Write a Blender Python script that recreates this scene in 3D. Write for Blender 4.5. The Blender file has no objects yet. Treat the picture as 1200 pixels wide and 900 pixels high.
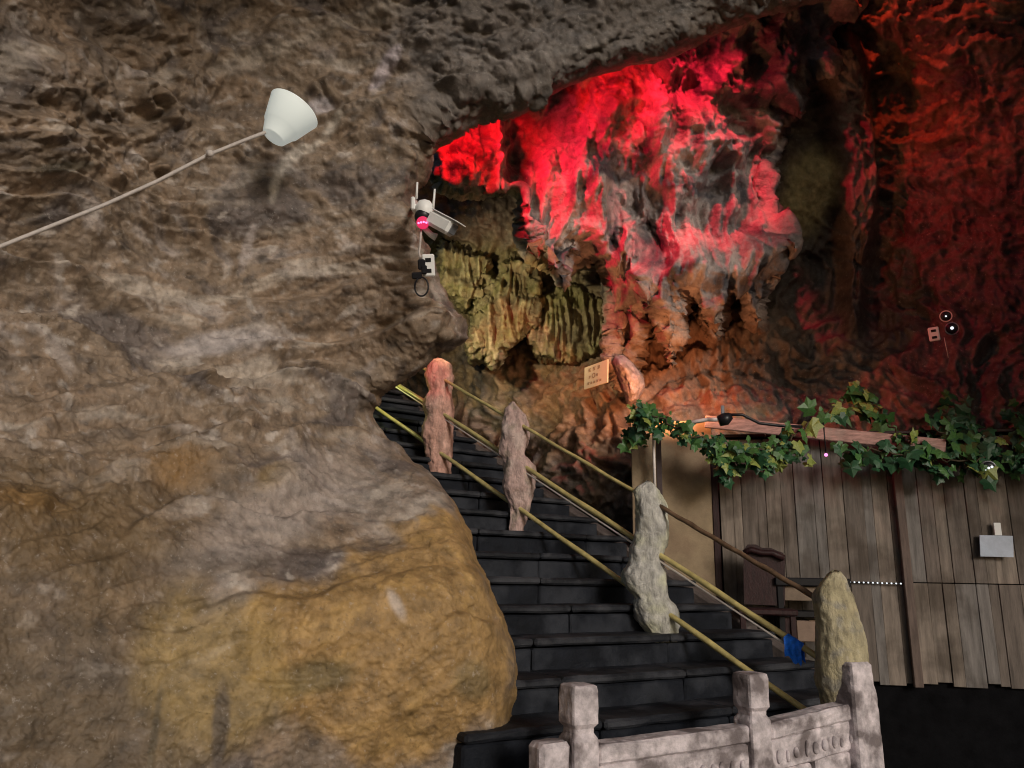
import bpy, bmesh, math, random
import numpy as np
from mathutils import Vector, Matrix

random.seed(7)
rng = np.random.default_rng(11)
scene = bpy.context.scene
COL = scene.collection

# ------------------------------------------------------------------ camera
PITCH, ROLL, FPX = math.radians(14.0), math.radians(1.1), 900.0
CAM = Vector((0, 0, 1.6))
_f = Vector((0, math.cos(PITCH), math.sin(PITCH)))
_u = Vector((0, -math.sin(PITCH), math.cos(PITCH)))
_r = Vector((1, 0, 0))
CR = _r * math.cos(ROLL) + _u * math.sin(ROLL)
CU = _u * math.cos(ROLL) - _r * math.sin(ROLL)
CF = _f
cd = bpy.data.cameras.new('camera')
cd.sensor_width = 36.0
cd.lens = 36.0 * FPX / 1200.0
cd.clip_start, cd.clip_end = 0.05, 500
cam = bpy.data.objects.new('camera', cd)
COL.objects.link(cam)
cam.matrix_world = Matrix(((CR.x, CU.x, -CF.x, CAM.x), (CR.y, CU.y, -CF.y, CAM.y),
                           (CR.z, CU.z, -CF.z, CAM.z), (0, 0, 0, 1)))
scene.camera = cam

# ------------------------------------------------------------------ world, sun, exposure
SUN_EL, SUN_AZ = math.radians(17), math.radians(152)      # azimuth measured from +Y towards +X
w = bpy.data.worlds.new('World'); scene.world = w; w.use_nodes = True
nt = w.node_tree
bg = nt.nodes['Background']
sky = nt.nodes.new('ShaderNodeTexSky'); sky.sky_type = 'NISHITA'; sky.sun_disc = False
sky.sun_elevation = SUN_EL; sky.sun_rotation = SUN_AZ
sky.air_density = 0.8; sky.dust_density = 3.0
nt.links.new(sky.outputs[0], bg.inputs[0]); bg.inputs[1].default_value = 0.05
sd = bpy.data.lights.new('sun', 'SUN'); sd.energy = 1.45; sd.angle = math.radians(14); sd.color = (1, .93, .86)
so = bpy.data.objects.new('sun', sd); COL.objects.link(so)
sdir = Vector((math.sin(SUN_AZ) * math.cos(SUN_EL), math.cos(SUN_AZ) * math.cos(SUN_EL), math.sin(SUN_EL)))
so.rotation_euler = sdir.to_track_quat('Z', 'Y').to_euler(); so.location = sdir * 30
scene.view_settings.view_transform = 'Standard'; scene.view_settings.look = 'None'
scene.view_settings.exposure = 0.0; scene.view_settings.gamma = 1.0
scene.cycles.use_denoising = True
scene.cycles.max_bounces = 6
scene.cycles.filter_width = 1.1


def P(px, py, d):
    """Point on the sight line of photo pixel (px, py) at forward distance d metres."""
    return CAM + d * (CF + CR * ((px - 600) / FPX) + CU * ((450 - py) / FPX))


def lamp(name, loc, target, power, color, radius=.06, cone=None, blend=.6):
    l = bpy.data.lights.new(name, 'SPOT' if cone else 'POINT')
    l.energy = power; l.color = color; l.shadow_soft_size = radius
    if cone:
        l.spot_size = math.radians(cone); l.spot_blend = blend
    o = bpy.data.objects.new(name, l); COL.objects.link(o)
    o.location = loc
    if target is not None:
        o.rotation_euler = (Vector(target) - Vector(loc)).to_track_quat('-Z', 'Y').to_euler()
    return o


# show-cave lamps tucked behind the lip of the roof, behind the left wall and in the ivy
lamp('red_floodlight', P(545, 122, 6.6), P(562, 184, 7.5), 105, (1, .004, .010), .04, 76, .5)
lamp('red_floodlight', P(536, 126, 6.65), P(835, 270, 8.0), 330, (1, .014, .052), .05, 84, .95)
lamp('red_floodlight', P(720, 55, 6.9), P(725, 108, 7.7), 50, (1, .008, .012), .04, 70, .6)
lamp('red_floodlight', P(850, -230, 6.5), P(835, 260, 8.0), 800, (1, .016, .05), .06, 40, .6)
lamp('red_floodlight', P(1010, -260, 6.9), P(1090, 110, 8.4), 230, (1, .065, .022), .06, 48, .9)
lamp('yellow_floodlight', P(458, 350, 7.3), P(620, 370, 9.3), 150, (1, .84, .48), .06, 74, .5)
lamp('red_floodlight', P(468, 330, 7.5), P(516, 440, 8.2), 26, (1, .06, .06), .04, 34, .6)
lamp('yellow_floodlight', P(436, 452, 8.4), None, 4.5, (.92, 1, .3), .05)
lamp('orange_floodlight', P(778, 480, 7.25), P(800, 400, 8.3), 58, (1, .40, .16), .06, 160)


# ------------------------------------------------------------------ numpy noise
_perm = rng.permutation(256)
_perm = np.concatenate([_perm, _perm, _perm])
_grad = rng.normal(size=(256, 3)); _grad /= np.linalg.norm(_grad, axis=1)[:, None]


def perlin(p):
    p = np.asarray(p, dtype=np.float64)
    i = np.floor(p).astype(np.int64); f = p - i
    i &= 255
    u = f * f * f * (f * (f * 6 - 15) + 10)
    out = np.zeros(len(p))
    for dx in (0, 1):
        wx = u[:, 0] if dx else 1 - u[:, 0]
        hx = _perm[(i[:, 0] + dx) & 255]
        for dy in (0, 1):
            wy = wx * (u[:, 1] if dy else 1 - u[:, 1])
            hy = _perm[hx + ((i[:, 1] + dy) & 255)]
            for dz in (0, 1):
                wz = wy * (u[:, 2] if dz else 1 - u[:, 2])
                g = _grad[_perm[hy + ((i[:, 2] + dz) & 255)]]
                d = g[:, 0] * (f[:, 0] - dx) + g[:, 1] * (f[:, 1] - dy) + g[:, 2] * (f[:, 2] - dz)
                out += wz * d
    return out * 1.5


def fbm(p, oct=4, lac=2.1, gain=.5):
    a, s, o = 1.0, 1.0, np.zeros(len(p))
    for k in range(oct):
        o += a * perlin(p * s + 17.3 * k); a *= gain; s *= lac
    return o


def ridged(p, oct=4, lac=2.1, gain=.5):
    a, s, o = 1.0, 1.0, np.zeros(len(p))
    for k in range(oct):
        o += a * (1 - 2.2 * np.abs(perlin(p * s + 9.1 * k))); a *= gain; s *= lac
    return o


def worley(p):
    """F1 and F2 of jittered cell points."""
    i = np.floor(p).astype(np.int64)
    f1 = np.full(len(p), 9.0); f2 = np.full(len(p), 9.0)
    for dx in (-1, 0, 1):
        for dy in (-1, 0, 1):
            for dz in (-1, 0, 1):
                c = i + np.array((dx, dy, dz))
                h = _perm[_perm[_perm[c[:, 0] & 255] + (c[:, 1] & 255)] + (c[:, 2] & 255)]
                q = c + .5 + .42 * _grad[h]
                d = np.linalg.norm(p - q, axis=1)
                m = d < f1
                f2 = np.where(m, f1, np.minimum(f2, d)); f1 = np.where(m, d, f1)
    return f1, f2


def sstep(a, b, x):
    t = np.clip((x - a) / (b - a), 0, 1)
    return t * t * (3 - 2 * t)


# ------------------------------------------------------------------ mesh helpers
def mesh_arrays(name, V, F, col=None, smooth=True):
    """V (n,3), F (m,4) quads -> mesh."""
    me = bpy.data.meshes.new(name)
    n, m, k = len(V), len(F), F.shape[1]
    me.vertices.add(n); me.vertices.foreach_set('co', np.asarray(V, dtype=np.float32).ravel())
    me.loops.add(m * k); me.loops.foreach_set('vertex_index', F.astype(np.int32).ravel())
    me.polygons.add(m); me.polygons.foreach_set('loop_start', np.arange(0, m * k, k, dtype=np.int32))
    if smooth:
        me.polygons.foreach_set('use_smooth', np.ones(m, dtype=bool))
    me.update(calc_edges=True)
    if col is not None:
        a = me.color_attributes.new('Col', 'FLOAT_COLOR', 'POINT')
        c = np.ones((n, 4), dtype=np.float32); c[:, :3] = col
        a.data.foreach_set('color', c.ravel())
    return me


def link(name, me, mat=None, parent=None):
    o = bpy.data.objects.new(name, me); COL.objects.link(o)
    if mat is not None and len(me.materials) == 0:
        me.materials.append(mat)
    if parent is not None:
        o.parent = parent
        o.matrix_parent_inverse = Matrix.Translation(parent.location).inverted()
    return o


def tag(o, label=None, cat=None, group=None, kind=None):
    if label: o['label'] = label
    if cat: o['category'] = cat
    if group: o['group'] = group
    if kind: o['kind'] = kind
    return o


def empty(name, loc, label, cat, group=None):
    o = bpy.data.objects.new(name, None); COL.objects.link(o)
    o.location = loc; o.empty_display_size = .1
    return tag(o, label, cat, group)


def bm_mesh(bm, name, smooth=False):
    bmesh.ops.recalc_face_normals(bm, faces=bm.faces)
    me = bpy.data.meshes.new(name); bm.to_mesh(me); bm.free()
    if smooth:
        me.polygons.foreach_set('use_smooth', np.ones(len(me.polygons), dtype=bool))
    return me


def box(bm, c, ax, ay, az, sx, sy, sz, bevel=0.0):
    """box at centre c with axes ax, ay, az and full sizes."""
    c, ax, ay, az = Vector(c), Vector(ax), Vector(ay), Vector(az)
    vs = []
    for k in (-1, 1):
        for j in (-1, 1):
            for i in (-1, 1):
                vs.append(bm.verts.new(c + ax * (i * sx / 2) + ay * (j * sy / 2) + az * (k * sz / 2)))
    fs = [(0, 2, 3, 1), (4, 5, 7, 6), (0, 1, 5, 4), (2, 6, 7, 3), (0, 4, 6, 2), (1, 3, 7, 5)]
    faces = [bm.faces.new([vs[i] for i in f]) for f in fs]
    if bevel:
        es = list({e for f in faces for e in f.edges})
        bmesh.ops.bevel(bm, geom=es, offset=bevel, segments=1, affect='EDGES')
    return vs


def tube(bm, pts, r, n=8, caps=True):
    """tube along pts; r a number or list."""
    pts = [Vector(p) for p in pts]
    rs = r if isinstance(r, (list, tuple)) else [r] * len(pts)
    rings = []
    side = None
    for k, p in enumerate(pts):
        t = (pts[min(k + 1, len(pts) - 1)] - pts[max(k - 1, 0)]).normalized()
        if side is None:
            side = t.cross(Vector((0, 0, 1)) if abs(t.z) < .9 else Vector((1, 0, 0))).normalized()
        side = (side - t * side.dot(t)).normalized()
        b = t.cross(side)
        rings.append([bm.verts.new(p + rs[k] * (math.cos(a) * side + math.sin(a) * b))
                      for a in [2 * math.pi * i / n for i in range(n)]])
    for a, b in zip(rings, rings[1:]):
        for i in range(n):
            bm.faces.new((a[i], a[(i + 1) % n], b[(i + 1) % n], b[i]))
    if caps:
        bm.faces.new(rings[0][::-1]); bm.faces.new(rings[-1])


def erode(bm, amp, f, seed):
    bmesh.ops.subdivide_edges(bm, edges=bm.edges[:], cuts=0)
    co = np.array([v.co[:] for v in bm.verts])
    n = .6 * fbm(co * f + seed, 3)
    bm.normal_update()
    for v, k in zip(bm.verts, n):
        v.co += v.normal * (amp * k)


def slab_grid(bm, c, ax, ay, az, sx, sy, sz, cuts=6, bevel=.012):
    box(bm, c, ax, ay, az, sx, sy, sz, bevel)
    bmesh.ops.subdivide_edges(bm, edges=[e for e in bm.edges if e.calc_length() > .06], cuts=cuts, use_grid_fill=True)


# ------------------------------------------------------------------ materials
def mat(name, color, rough=.7, spec=.3, noise=.35, nscale=8, bump=.3, bscale=40, bdist=.01, emit=None, estr=0, metal=0,
        vcol=False, dirt=None, dirtamt=.0, stretch=None):
    m = bpy.data.materials.new(name); m.use_nodes = True
    t = m.node_tree; N = t.nodes; L = t.links
    b = N['Principled BSDF']
    b.inputs['Roughness'].default_value = rough
    b.inputs['Specular IOR Level'].default_value = spec
    b.inputs['Metallic'].default_value = metal
    tc = N.new('ShaderNodeTexCoord')
    co = tc.outputs['Object']
    if stretch:
        mp = N.new('ShaderNodeMapping'); mp.inputs['Scale'].default_value = stretch
        L.new(co, mp.inputs[0]); co = mp.outputs[0]
    n1 = N.new('ShaderNodeTexNoise'); n1.inputs['Scale'].default_value = nscale; n1.inputs['Detail'].default_value = 8
    n1.inputs['Roughness'].default_value = .65
    L.new(co, n1.inputs['Vector'])
    mr = N.new('ShaderNodeMapRange'); mr.inputs[1].default_value = .3; mr.inputs[2].default_value = .7
    mr.inputs[3].default_value = 1 - noise; mr.inputs[4].default_value = 1 + noise
    L.new(n1.outputs['Fac'], mr.inputs[0])
    mul = N.new('ShaderNodeMixRGB'); mul.blend_type = 'MULTIPLY'; mul.inputs[0].default_value = 1
    if vcol:
        at = N.new('ShaderNodeAttribute'); at.attribute_name = 'Col'
        L.new(at.outputs['Color'], mul.inputs[1])
    else:
        mul.inputs[1].default_value = (*color, 1)
    L.new(mr.outputs[0], mul.inputs[2])
    out = mul.outputs[0]
    if dirt:
        n2 = N.new('ShaderNodeTexNoise'); n2.inputs['Scale'].default_value = nscale * .6; n2.inputs['Detail'].default_value = 6
        L.new(tc.outputs['Object'], n2.inputs['Vector'])
        r2 = N.new('ShaderNodeMapRange'); r2.inputs[1].default_value = .48; r2.inputs[2].default_value = .62
        r2.inputs[3].default_value = 0; r2.inputs[4].default_value = dirtamt
        L.new(n2.outputs['Fac'], r2.inputs[0])
        mx = N.new('ShaderNodeMixRGB'); L.new(r2.outputs[0], mx.inputs[0]); L.new(out, mx.inputs[1]); mx.inputs[2].default_value = (*dirt, 1)
        out = mx.outputs[0]
    L.new(out, b.inputs['Base Color'])
    if bump:
        n3 = N.new('ShaderNodeTexNoise'); n3.inputs['Scale'].default_value = bscale; n3.inputs['Detail'].default_value = 6
        n3.inputs['Roughness'].default_value = .7
        L.new(co, n3.inputs['Vector'])
        bp = N.new('ShaderNodeBump'); bp.inputs['Strength'].default_value = bump; bp.inputs['Distance'].default_value = bdist
        L.new(n3.outputs['Fac'], bp.inputs['Height'])
        if vcol:
            n4 = N.new('ShaderNodeTexNoise'); n4.inputs['Scale'].default_value = bscale * .33; n4.inputs['Detail'].default_value = 4
            n4.inputs['Distortion'].default_value = 1.2
            L.new(tc.outputs['Object'], n4.inputs['Vector'])
            bq = N.new('ShaderNodeBump'); bq.inputs['Strength'].default_value = bump * .8; bq.inputs['Distance'].default_value = bdist * 2.2
            L.new(n4.outputs['Fac'], bq.inputs['Height']); L.new(bq.outputs[0], bp.inputs['Normal'])
            # small pale flecks and dark pits in the rock itself
            n5 = N.new('ShaderNodeTexNoise'); n5.inputs['Scale'].default_value = 34; n5.inputs['Detail'].default_value = 5
            n5.inputs['Roughness'].default_value = .75
            L.new(tc.outputs['Object'], n5.inputs['Vector'])
            for lo, hi, colr, amt in ((.59, .68, (.55, .5, .46), .35), (.41, .31, (.02, .018, .018), .45)):
                r5 = N.new('ShaderNodeMapRange'); r5.inputs[1].default_value = lo; r5.inputs[2].default_value = hi
                r5.inputs[3].default_value = 0; r5.inputs[4].default_value = amt
                L.new(n5.outputs['Fac'], r5.inputs[0])
                m5 = N.new('ShaderNodeMixRGB'); L.new(r5.outputs[0], m5.inputs[0]); L.new(out, m5.inputs[1]); m5.inputs[2].default_value = (*colr, 1)
                out = m5.outputs[0]
            L.new(out, b.inputs['Base Color'])
        L.new(bp.outputs[0], b.inputs['Normal'])
    if emit:
        b.inputs['Emission Color'].default_value = (*emit, 1); b.inputs['Emission Strength'].default_value = estr
    return m


M_ROCK = mat('cave_rock', (.3, .25, .2), rough=.58, spec=.4, noise=.45, nscale=10, bump=.6, bscale=46, bdist=.009, vcol=True)
M_FLOW = mat('flowstone', (.3, .25, .2), rough=.45, spec=.4, noise=.35, nscale=14, bump=.7, bscale=40, bdist=.02, vcol=True)
M_STEP = mat('dark_step_stone', (.010, .012, .017), rough=.7, spec=.15, noise=.5, nscale=5, bump=.6, bscale=22, bdist=.02, dirt=(.036, .04, .05), dirtamt=.8)
M_NOSE = mat('worn_step_stone', (.013, .015, .02), rough=.6, spec=.25, noise=.5, nscale=6, bump=.6, bscale=22, bdist=.02, dirt=(.055, .058, .068), dirtamt=.75)
M_GROUND = mat('dark_ground', (.012, .012, .014), rough=.7, noise=.4, nscale=3, bump=.5, bscale=15, bdist=.02)
M_POST = mat('pale_post_stone', (.5, .48, .43), rough=.75, noise=.45, nscale=14, bump=.8, bscale=42, bdist=.010, vcol=True, stretch=(1.6, 1.6, .5))
M_MARBLE = mat('weathered_white_stone', (.58, .52, .54), rough=.65, noise=.5, nscale=11, bump=.7, bscale=38, bdist=.012, dirt=(.13, .105, .105), dirtamt=.85)
M_RAIL = mat('bamboo_rail', (.50, .42, .17), rough=.28, spec=.6, noise=.35, nscale=10, bump=.3, bscale=30, bdist=.004)
M_RAILD = mat('brown_rail', (.16, .1, .06), rough=.5, noise=.5, nscale=14, bump=.4, bscale=30, bdist=.005)
M_WHITE = mat('white_plastic', (.88, .89, .88), rough=.4, spec=.5, noise=.06, nscale=6, bump=0)
M_DARK = mat('black_plastic', (.015, .015, .018), rough=.35, noise=.2, bump=0)
M_PLASTER = mat('tan_plaster', (.33, .25, .16), rough=.85, noise=.22, nscale=6, bump=.5, bscale=60, bdist=.006, dirt=(.2, .13, .09), dirtamt=.4)
M_DWOOD = mat('dark_red_wood', (.028, .010, .011), rough=.5, noise=.5, nscale=10, bump=.3, bscale=30, stretch=(6, 6, 1))
M_PINKW = mat('pinkish_board', (.45, .28, .24), rough=.6, noise=.45, nscale=6, bump=.4, bscale=30, bdist=.006, stretch=(1, 6, 8))
M_PIPE = mat('pale_pipe', (.8, .74, .7), rough=.35, noise=.08, bump=0)
M_BLUE = mat('blue_cloth', (.012, .17, .85), rough=.5, noise=.4, nscale=30, bump=.4, bscale=60)
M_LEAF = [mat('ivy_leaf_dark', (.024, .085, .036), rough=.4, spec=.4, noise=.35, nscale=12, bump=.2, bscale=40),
          mat('ivy_leaf', (.06, .15, .04), rough=.4, spec=.4, noise=.35, nscale=12, bump=.2, bscale=40),
          mat('ivy_leaf_pale', (.24, .29, .07), rough=.4, spec=.4, noise=.3, nscale=12, bump=.2, bscale=40)]
M_STEM = mat('ivy_stem', (.06, .045, .025), rough=.7, bump=0)
M_GREY = mat('grey_metal', (.3, .31, .34), rough=.35, noise=.15, metal=.6, bump=0)
M_PLATE = mat('bluish_plate', (.34, .40, .50), rough=.35, spec=.5, noise=.18, nscale=8, bump=.1)
M_SIGN = mat('cream_board', (.78, .68, .45), rough=.5, noise=.06, bump=0)
M_INK = mat('faded_ink', (.45, .3, .18), rough=.6, noise=.1, bump=0)
M_CORD = mat('pale_cord', (.55, .5, .47), rough=.6, noise=.15, nscale=30, bump=.3, bscale=90)


def emis(name, c, s):
    return mat(name, (.02, .02, .02), emit=c, estr=s, bump=0)


M_LED = emis('white_led', (.9, .95, 1), 1.2)
M_PINKLED = emis('pink_led', (1, .25, .6), 2.2)
M_REDLENS = emis('red_lens', (1, .03, .14), .8)

# ------------------------------------------------------------------ rock builder


def inside_poly(X, Y, poly):
    c = np.zeros(X.shape, dtype=bool)
    n = len(poly)
    for i in range(n):
        x1, y1 = poly[i]; x2, y2 = poly[(i + 1) % n]
        if y1 == y2: continue
        c ^= ((y1 > Y) != (y2 > Y)) & (X < (x2 - x1) * (Y - y1) / (y2 - y1) + x1)
    return c


def poly_near(X, Y, poly):
    D = np.full(X.shape, 1e9); NX = np.zeros(X.shape); NY = np.zeros(X.shape)
    n = len(poly)
    for i in range(n):
        x1, y1 = poly[i]; x2, y2 = poly[(i + 1) % n]
        dx, dy = x2 - x1, y2 - y1
        t = np.clip(((X - x1) * dx + (Y - y1) * dy) / (dx * dx + dy * dy + 1e-9), 0, 1)
        qx, qy = x1 + t * dx, y1 + t * dy
        d = np.hypot(X - qx, Y - qy)
        m = d < D
        D = np.where(m, d, D); NX = np.where(m, qx, NX); NY = np.where(m, qy, NY)
    return D, NX, NY


def chaikin(poly, it=2):
    for _ in range(it):
        q = []
        n = len(poly)
        for i in range(n):
            a, b = poly[i], poly[(i + 1) % n]
            q.append((a[0] * .75 + b[0] * .25, a[1] * .75 + b[1] * .25))
            q.append((a[0] * .25 + b[0] * .75, a[1] * .25 + b[1] * .75))
        poly = q
    return poly


def tps(ctrl):
    c = np.array(ctrl, dtype=float); n = len(c)
    x = c[:, :2] / 300.0; d = c[:, 2]

    def U(r2):
        return np.where(r2 > 0, .5 * r2 * np.log(r2 + 1e-12), 0)
    K = U(((x[:, None] - x[None]) ** 2).sum(-1)) + np.eye(n) * .02
    Pm = np.hstack([np.ones((n, 1)), x])
    A = np.block([[K, Pm], [Pm.T, np.zeros((3, 3))]])
    s = np.linalg.solve(A, np.concatenate([d, np.zeros(3)]))

    def ev(X, Y):
        q = np.stack([X, Y], -1).reshape(-1, 2) / 300.0
        o = s[n] + q @ s[n + 1:]
        for k in range(n):
            o += s[k] * U(((q - x[k]) ** 2).sum(-1))
        return o.reshape(X.shape)
    return ev


def rays(X, Y):
    a = (X - 600) / FPX; b = (450 - Y) / FPX
    f, r, u = np.array(CF), np.array(CR), np.array(CU)
    return f + a[..., None] * r + b[..., None] * u


def axis_lines(lo, hi, vlo, vhi, step, coarse):
    """fine spacing inside [vlo, vhi], growing outside."""
    mid = list(np.arange(max(lo, vlo), min(hi, vhi) + step * .5, step))
    s = step; x = mid[0]; left = []
    while x > lo:
        s = min(s * 1.25, coarse); x -= s; left.append(x)
    s = step; x = mid[-1]; right = []
    while x < hi:
        s = min(s * 1.25, coarse); x += s; right.append(x)
    return np.array(left[::-1] + mid + right)


def rock(name, poly, ctrl, step, roll_px, roll_d, disp, color, material, back=1.2, band=10, dmin=2.0, smooth_poly=2, wob=5.0, seed=0.0):
    poly = chaikin(poly, smooth_poly)
    xs = [p[0] for p in poly]; ys = [p[1] for p in poly]
    gx = axis_lines(min(xs) - 14, max(xs) + 14, -190, 1330, step, 26)
    gy = axis_lines(min(ys) - 14, max(ys) + 14, -25, 925, step, 26)
    X, Y = np.meshgrid(gx, gy)
    # the outline wavers a little so that it is never a ruled curve
    q = np.stack([X.ravel() / 28, Y.ravel() / 28, np.full(X.size, 3.3 + seed)], -1)
    wx = fbm(q, 3).reshape(X.shape) * wob; wy = fbm(q + 50, 3).reshape(X.shape) * wob
    ins = inside_poly(X + wx, Y + wy, poly)
    D, NX, NY = poly_near(X + wx, Y + wy, poly)
    NX -= wx; NY -= wy
    S = np.where(ins, D, -D)
    dep = np.maximum(tps(ctrl)(X, Y), dmin)
    t = np.clip(S / roll_px, 0, 1)
    off = roll_d * (1 - np.sqrt(np.clip(1 - (1 - t) ** 2, 0, 1)))
    out = S < 0
    dep = dep + off + np.where(out, -S / band * back, 0)
    PX = np.where(out, NX, X); PY = np.where(out, NY, Y)
    keep = S > -band * 1.01
    V = np.array(CAM) + dep[..., None] * rays(PX, PY)
    # normals of the base surface
    du = np.gradient(V, axis=1); dv = np.gradient(V, axis=0)
    N = np.cross(dv, du); N /= np.linalg.norm(N, axis=-1)[..., None] + 1e-9
    tocam = np.array(CAM) - V
    sg = np.sign((N * tocam).sum(-1)); sg[sg == 0] = 1
    N *= sg[..., None]
    # keep displacement heading mostly at the open side
    tc = tocam / np.linalg.norm(tocam, axis=-1)[..., None]
    gy_, gx_ = np.gradient(S, gy, gx)
    outw = -gx_[..., None] * np.array(CR) + gy_[..., None] * np.array(CU)
    outw /= np.linalg.norm(outw, axis=-1)[..., None] + 1e-9
    tt = np.clip(S / roll_px, 0, 1)[..., None]
    N = (N * .75 + tc * .25) * tt + (outw * .8 + tc * .6) * (1 - tt)
    N /= np.linalg.norm(N, axis=-1)[..., None] + 1e-9
    n = V.reshape(-1, 3)
    idx = np.full(keep.size, -1); kf = keep.ravel(); idx[kf] = np.arange(kf.sum())
    p = n[kf]; nn = N.reshape(-1, 3)[kf]
    px, py = PX.ravel()[kf], PY.ravel()[kf]
    h, aux = disp(p, px, py, S.ravel()[kf])
    sk = S.ravel()[kf]
    h = h * (.45 + .55 * sstep(0, roll_px * .6, sk)) * (1 - sstep(0, band, -sk) * .8)
    vv = p + nn * h[:, None]
    idx2 = idx.reshape(X.shape)
    a, b, c, d = idx2[:-1, :-1], idx2[:-1, 1:], idx2[1:, 1:], idx2[1:, :-1]
    ok = (a >= 0) & (b >= 0) & (c >= 0) & (d >= 0)
    F = np.stack([a[ok], d[ok], c[ok], b[ok]], -1)
    colr = color(p, px, py, h, aux)
    me = mesh_arrays(name, vv, F, np.clip(colr, 0.004, .9))
    return link(name, me, material)


def mixc(c, col, f):
    return c * (1 - f[:, None]) + np.array(col) * f[:, None]


def blob(px, py, cx, cy, rx, ry, ang=0, w=None, soft=.5):
    a = math.radians(ang); ca, sa = math.cos(a), math.sin(a)
    dx, dy = px - cx, py - cy
    u = (dx * ca + dy * sa) / rx; v = (-dx * sa + dy * ca) / ry
    r = np.hypot(u, v)
    if w is not None: r = r + w
    return 1 - sstep(1 - soft, 1 + soft * .4, r)


def polyfield(px, py, poly, w, soft):
    poly = chaikin(poly, 2)
    D, _, _ = poly_near(px, py, poly)
    S = np.where(inside_poly(px, py, poly), D, -D)
    return sstep(-soft, soft, S + w)


def aniso(p, ang, along, across, depth=None):
    """coordinates stretched along a bedding direction lying in the x-z plane."""
    a = math.radians(ang)
    u = p[:, 0] * math.cos(a) + p[:, 2] * math.sin(a)
    v = -p[:, 0] * math.sin(a) + p[:, 2] * math.cos(a)
    return np.stack([u * along, p[:, 1] * (depth or across), v * across], -1)


# ---- left wall and roof: one mass of grey-brown rock with an ochre belly
def d_left(p, px, py, S):
    low = sstep(520, 640, py + .12 * (px - 300))                # smoother belly below
    q = aniso(p, 18, .55, 1.0)
    warp = np.stack([fbm(p * 1.3 + 5, 2), fbm(p * 1.3 + 25, 2), fbm(p * 1.3 + 45, 2)], -1)
    big = fbm(q * .7 + 3, 3)
    mid = ridged(q * 2.0 + warp * .5, 4)
    crag = np.abs(perlin(q * 4.3 + warp)) + .5 * np.abs(perlin(q * 9.1 + warp * 1.4)) + .25 * np.abs(perlin(q * 19 + warp * 2))
    f1, f2 = worley(aniso(p, 18, 1.5, 3.4) + warp * .7)
    fine0 = fbm(p * 6, 3)
    ledge = np.clip(f2 - f1, 0, .5)
    fine = fbm(p * 17, 3)
    gr = fbm(p * 48 + 2, 2)
    g1, g2 = worley(p * 13 + warp)
    peb = np.clip(.6 - g1, -.3, .5) * sstep(-.1, .5, fbm(p * 1.7 + 63, 3))
    act = sstep(-.35, .55, fbm(p * .55 + 91, 3)) * .85 + .2      # rough patches next to smoother ones
    bed = aniso(p + .12 * warp, 17, .45, 3.2, 1.2)
    led = np.abs(perlin(bed)) + .5 * np.abs(perlin(bed * 2.3 + 4))                  # bedding ledges
    tri = np.abs(perlin(q * 5.5 + warp * .9 + 12)) * np.abs(perlin(p * 8.1 + 33)) * 4   # broken facets
    upm = .7 + .8 * (1 - sstep(150, 330, py))
    tv = (-p[:, 0] * .30 + p[:, 2] * .95) * 2.3 + .9 * fbm(p * .55 + 12, 3) + .25 * warp[:, 0]
    fr = tv - np.floor(tv); terr = fr * (1 - sstep(.86, .97, fr)) * sstep(-.25, .4, fbm(p * .8 + 44, 3))
    tv2 = tv * 2.7 + .8 * fbm(p * 1.3 + 3, 2); fr2 = tv2 - np.floor(tv2)
    terr2 = fr2 * (1 - sstep(.84, .97, fr2)) * sstep(-.1, .5, fbm(p * 1.1 + 14, 3))
    hi = .20 * big + .17 * (terr - .3) + .06 * (terr2 - .3) + .05 * (.4 - led) + act * upm * (.035 * mid + .060 * (crag - .35) + .05 * (tri - .3) + .03 * ledge) + .016 * fine + .010 * gr + .012 * peb
    lo = .15 * big + .06 * (terr - .3) + .02 * (terr2 - .3) + .02 * (.4 - led) + act * (.008 * mid + .012 * (crag - .35) + .014 * (tri - .3)) + .007 * fine + .007 * gr + .005 * peb
    return hi * (1 - low) + lo * low, (low, warp, crag, mid, ledge, fine)


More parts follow.
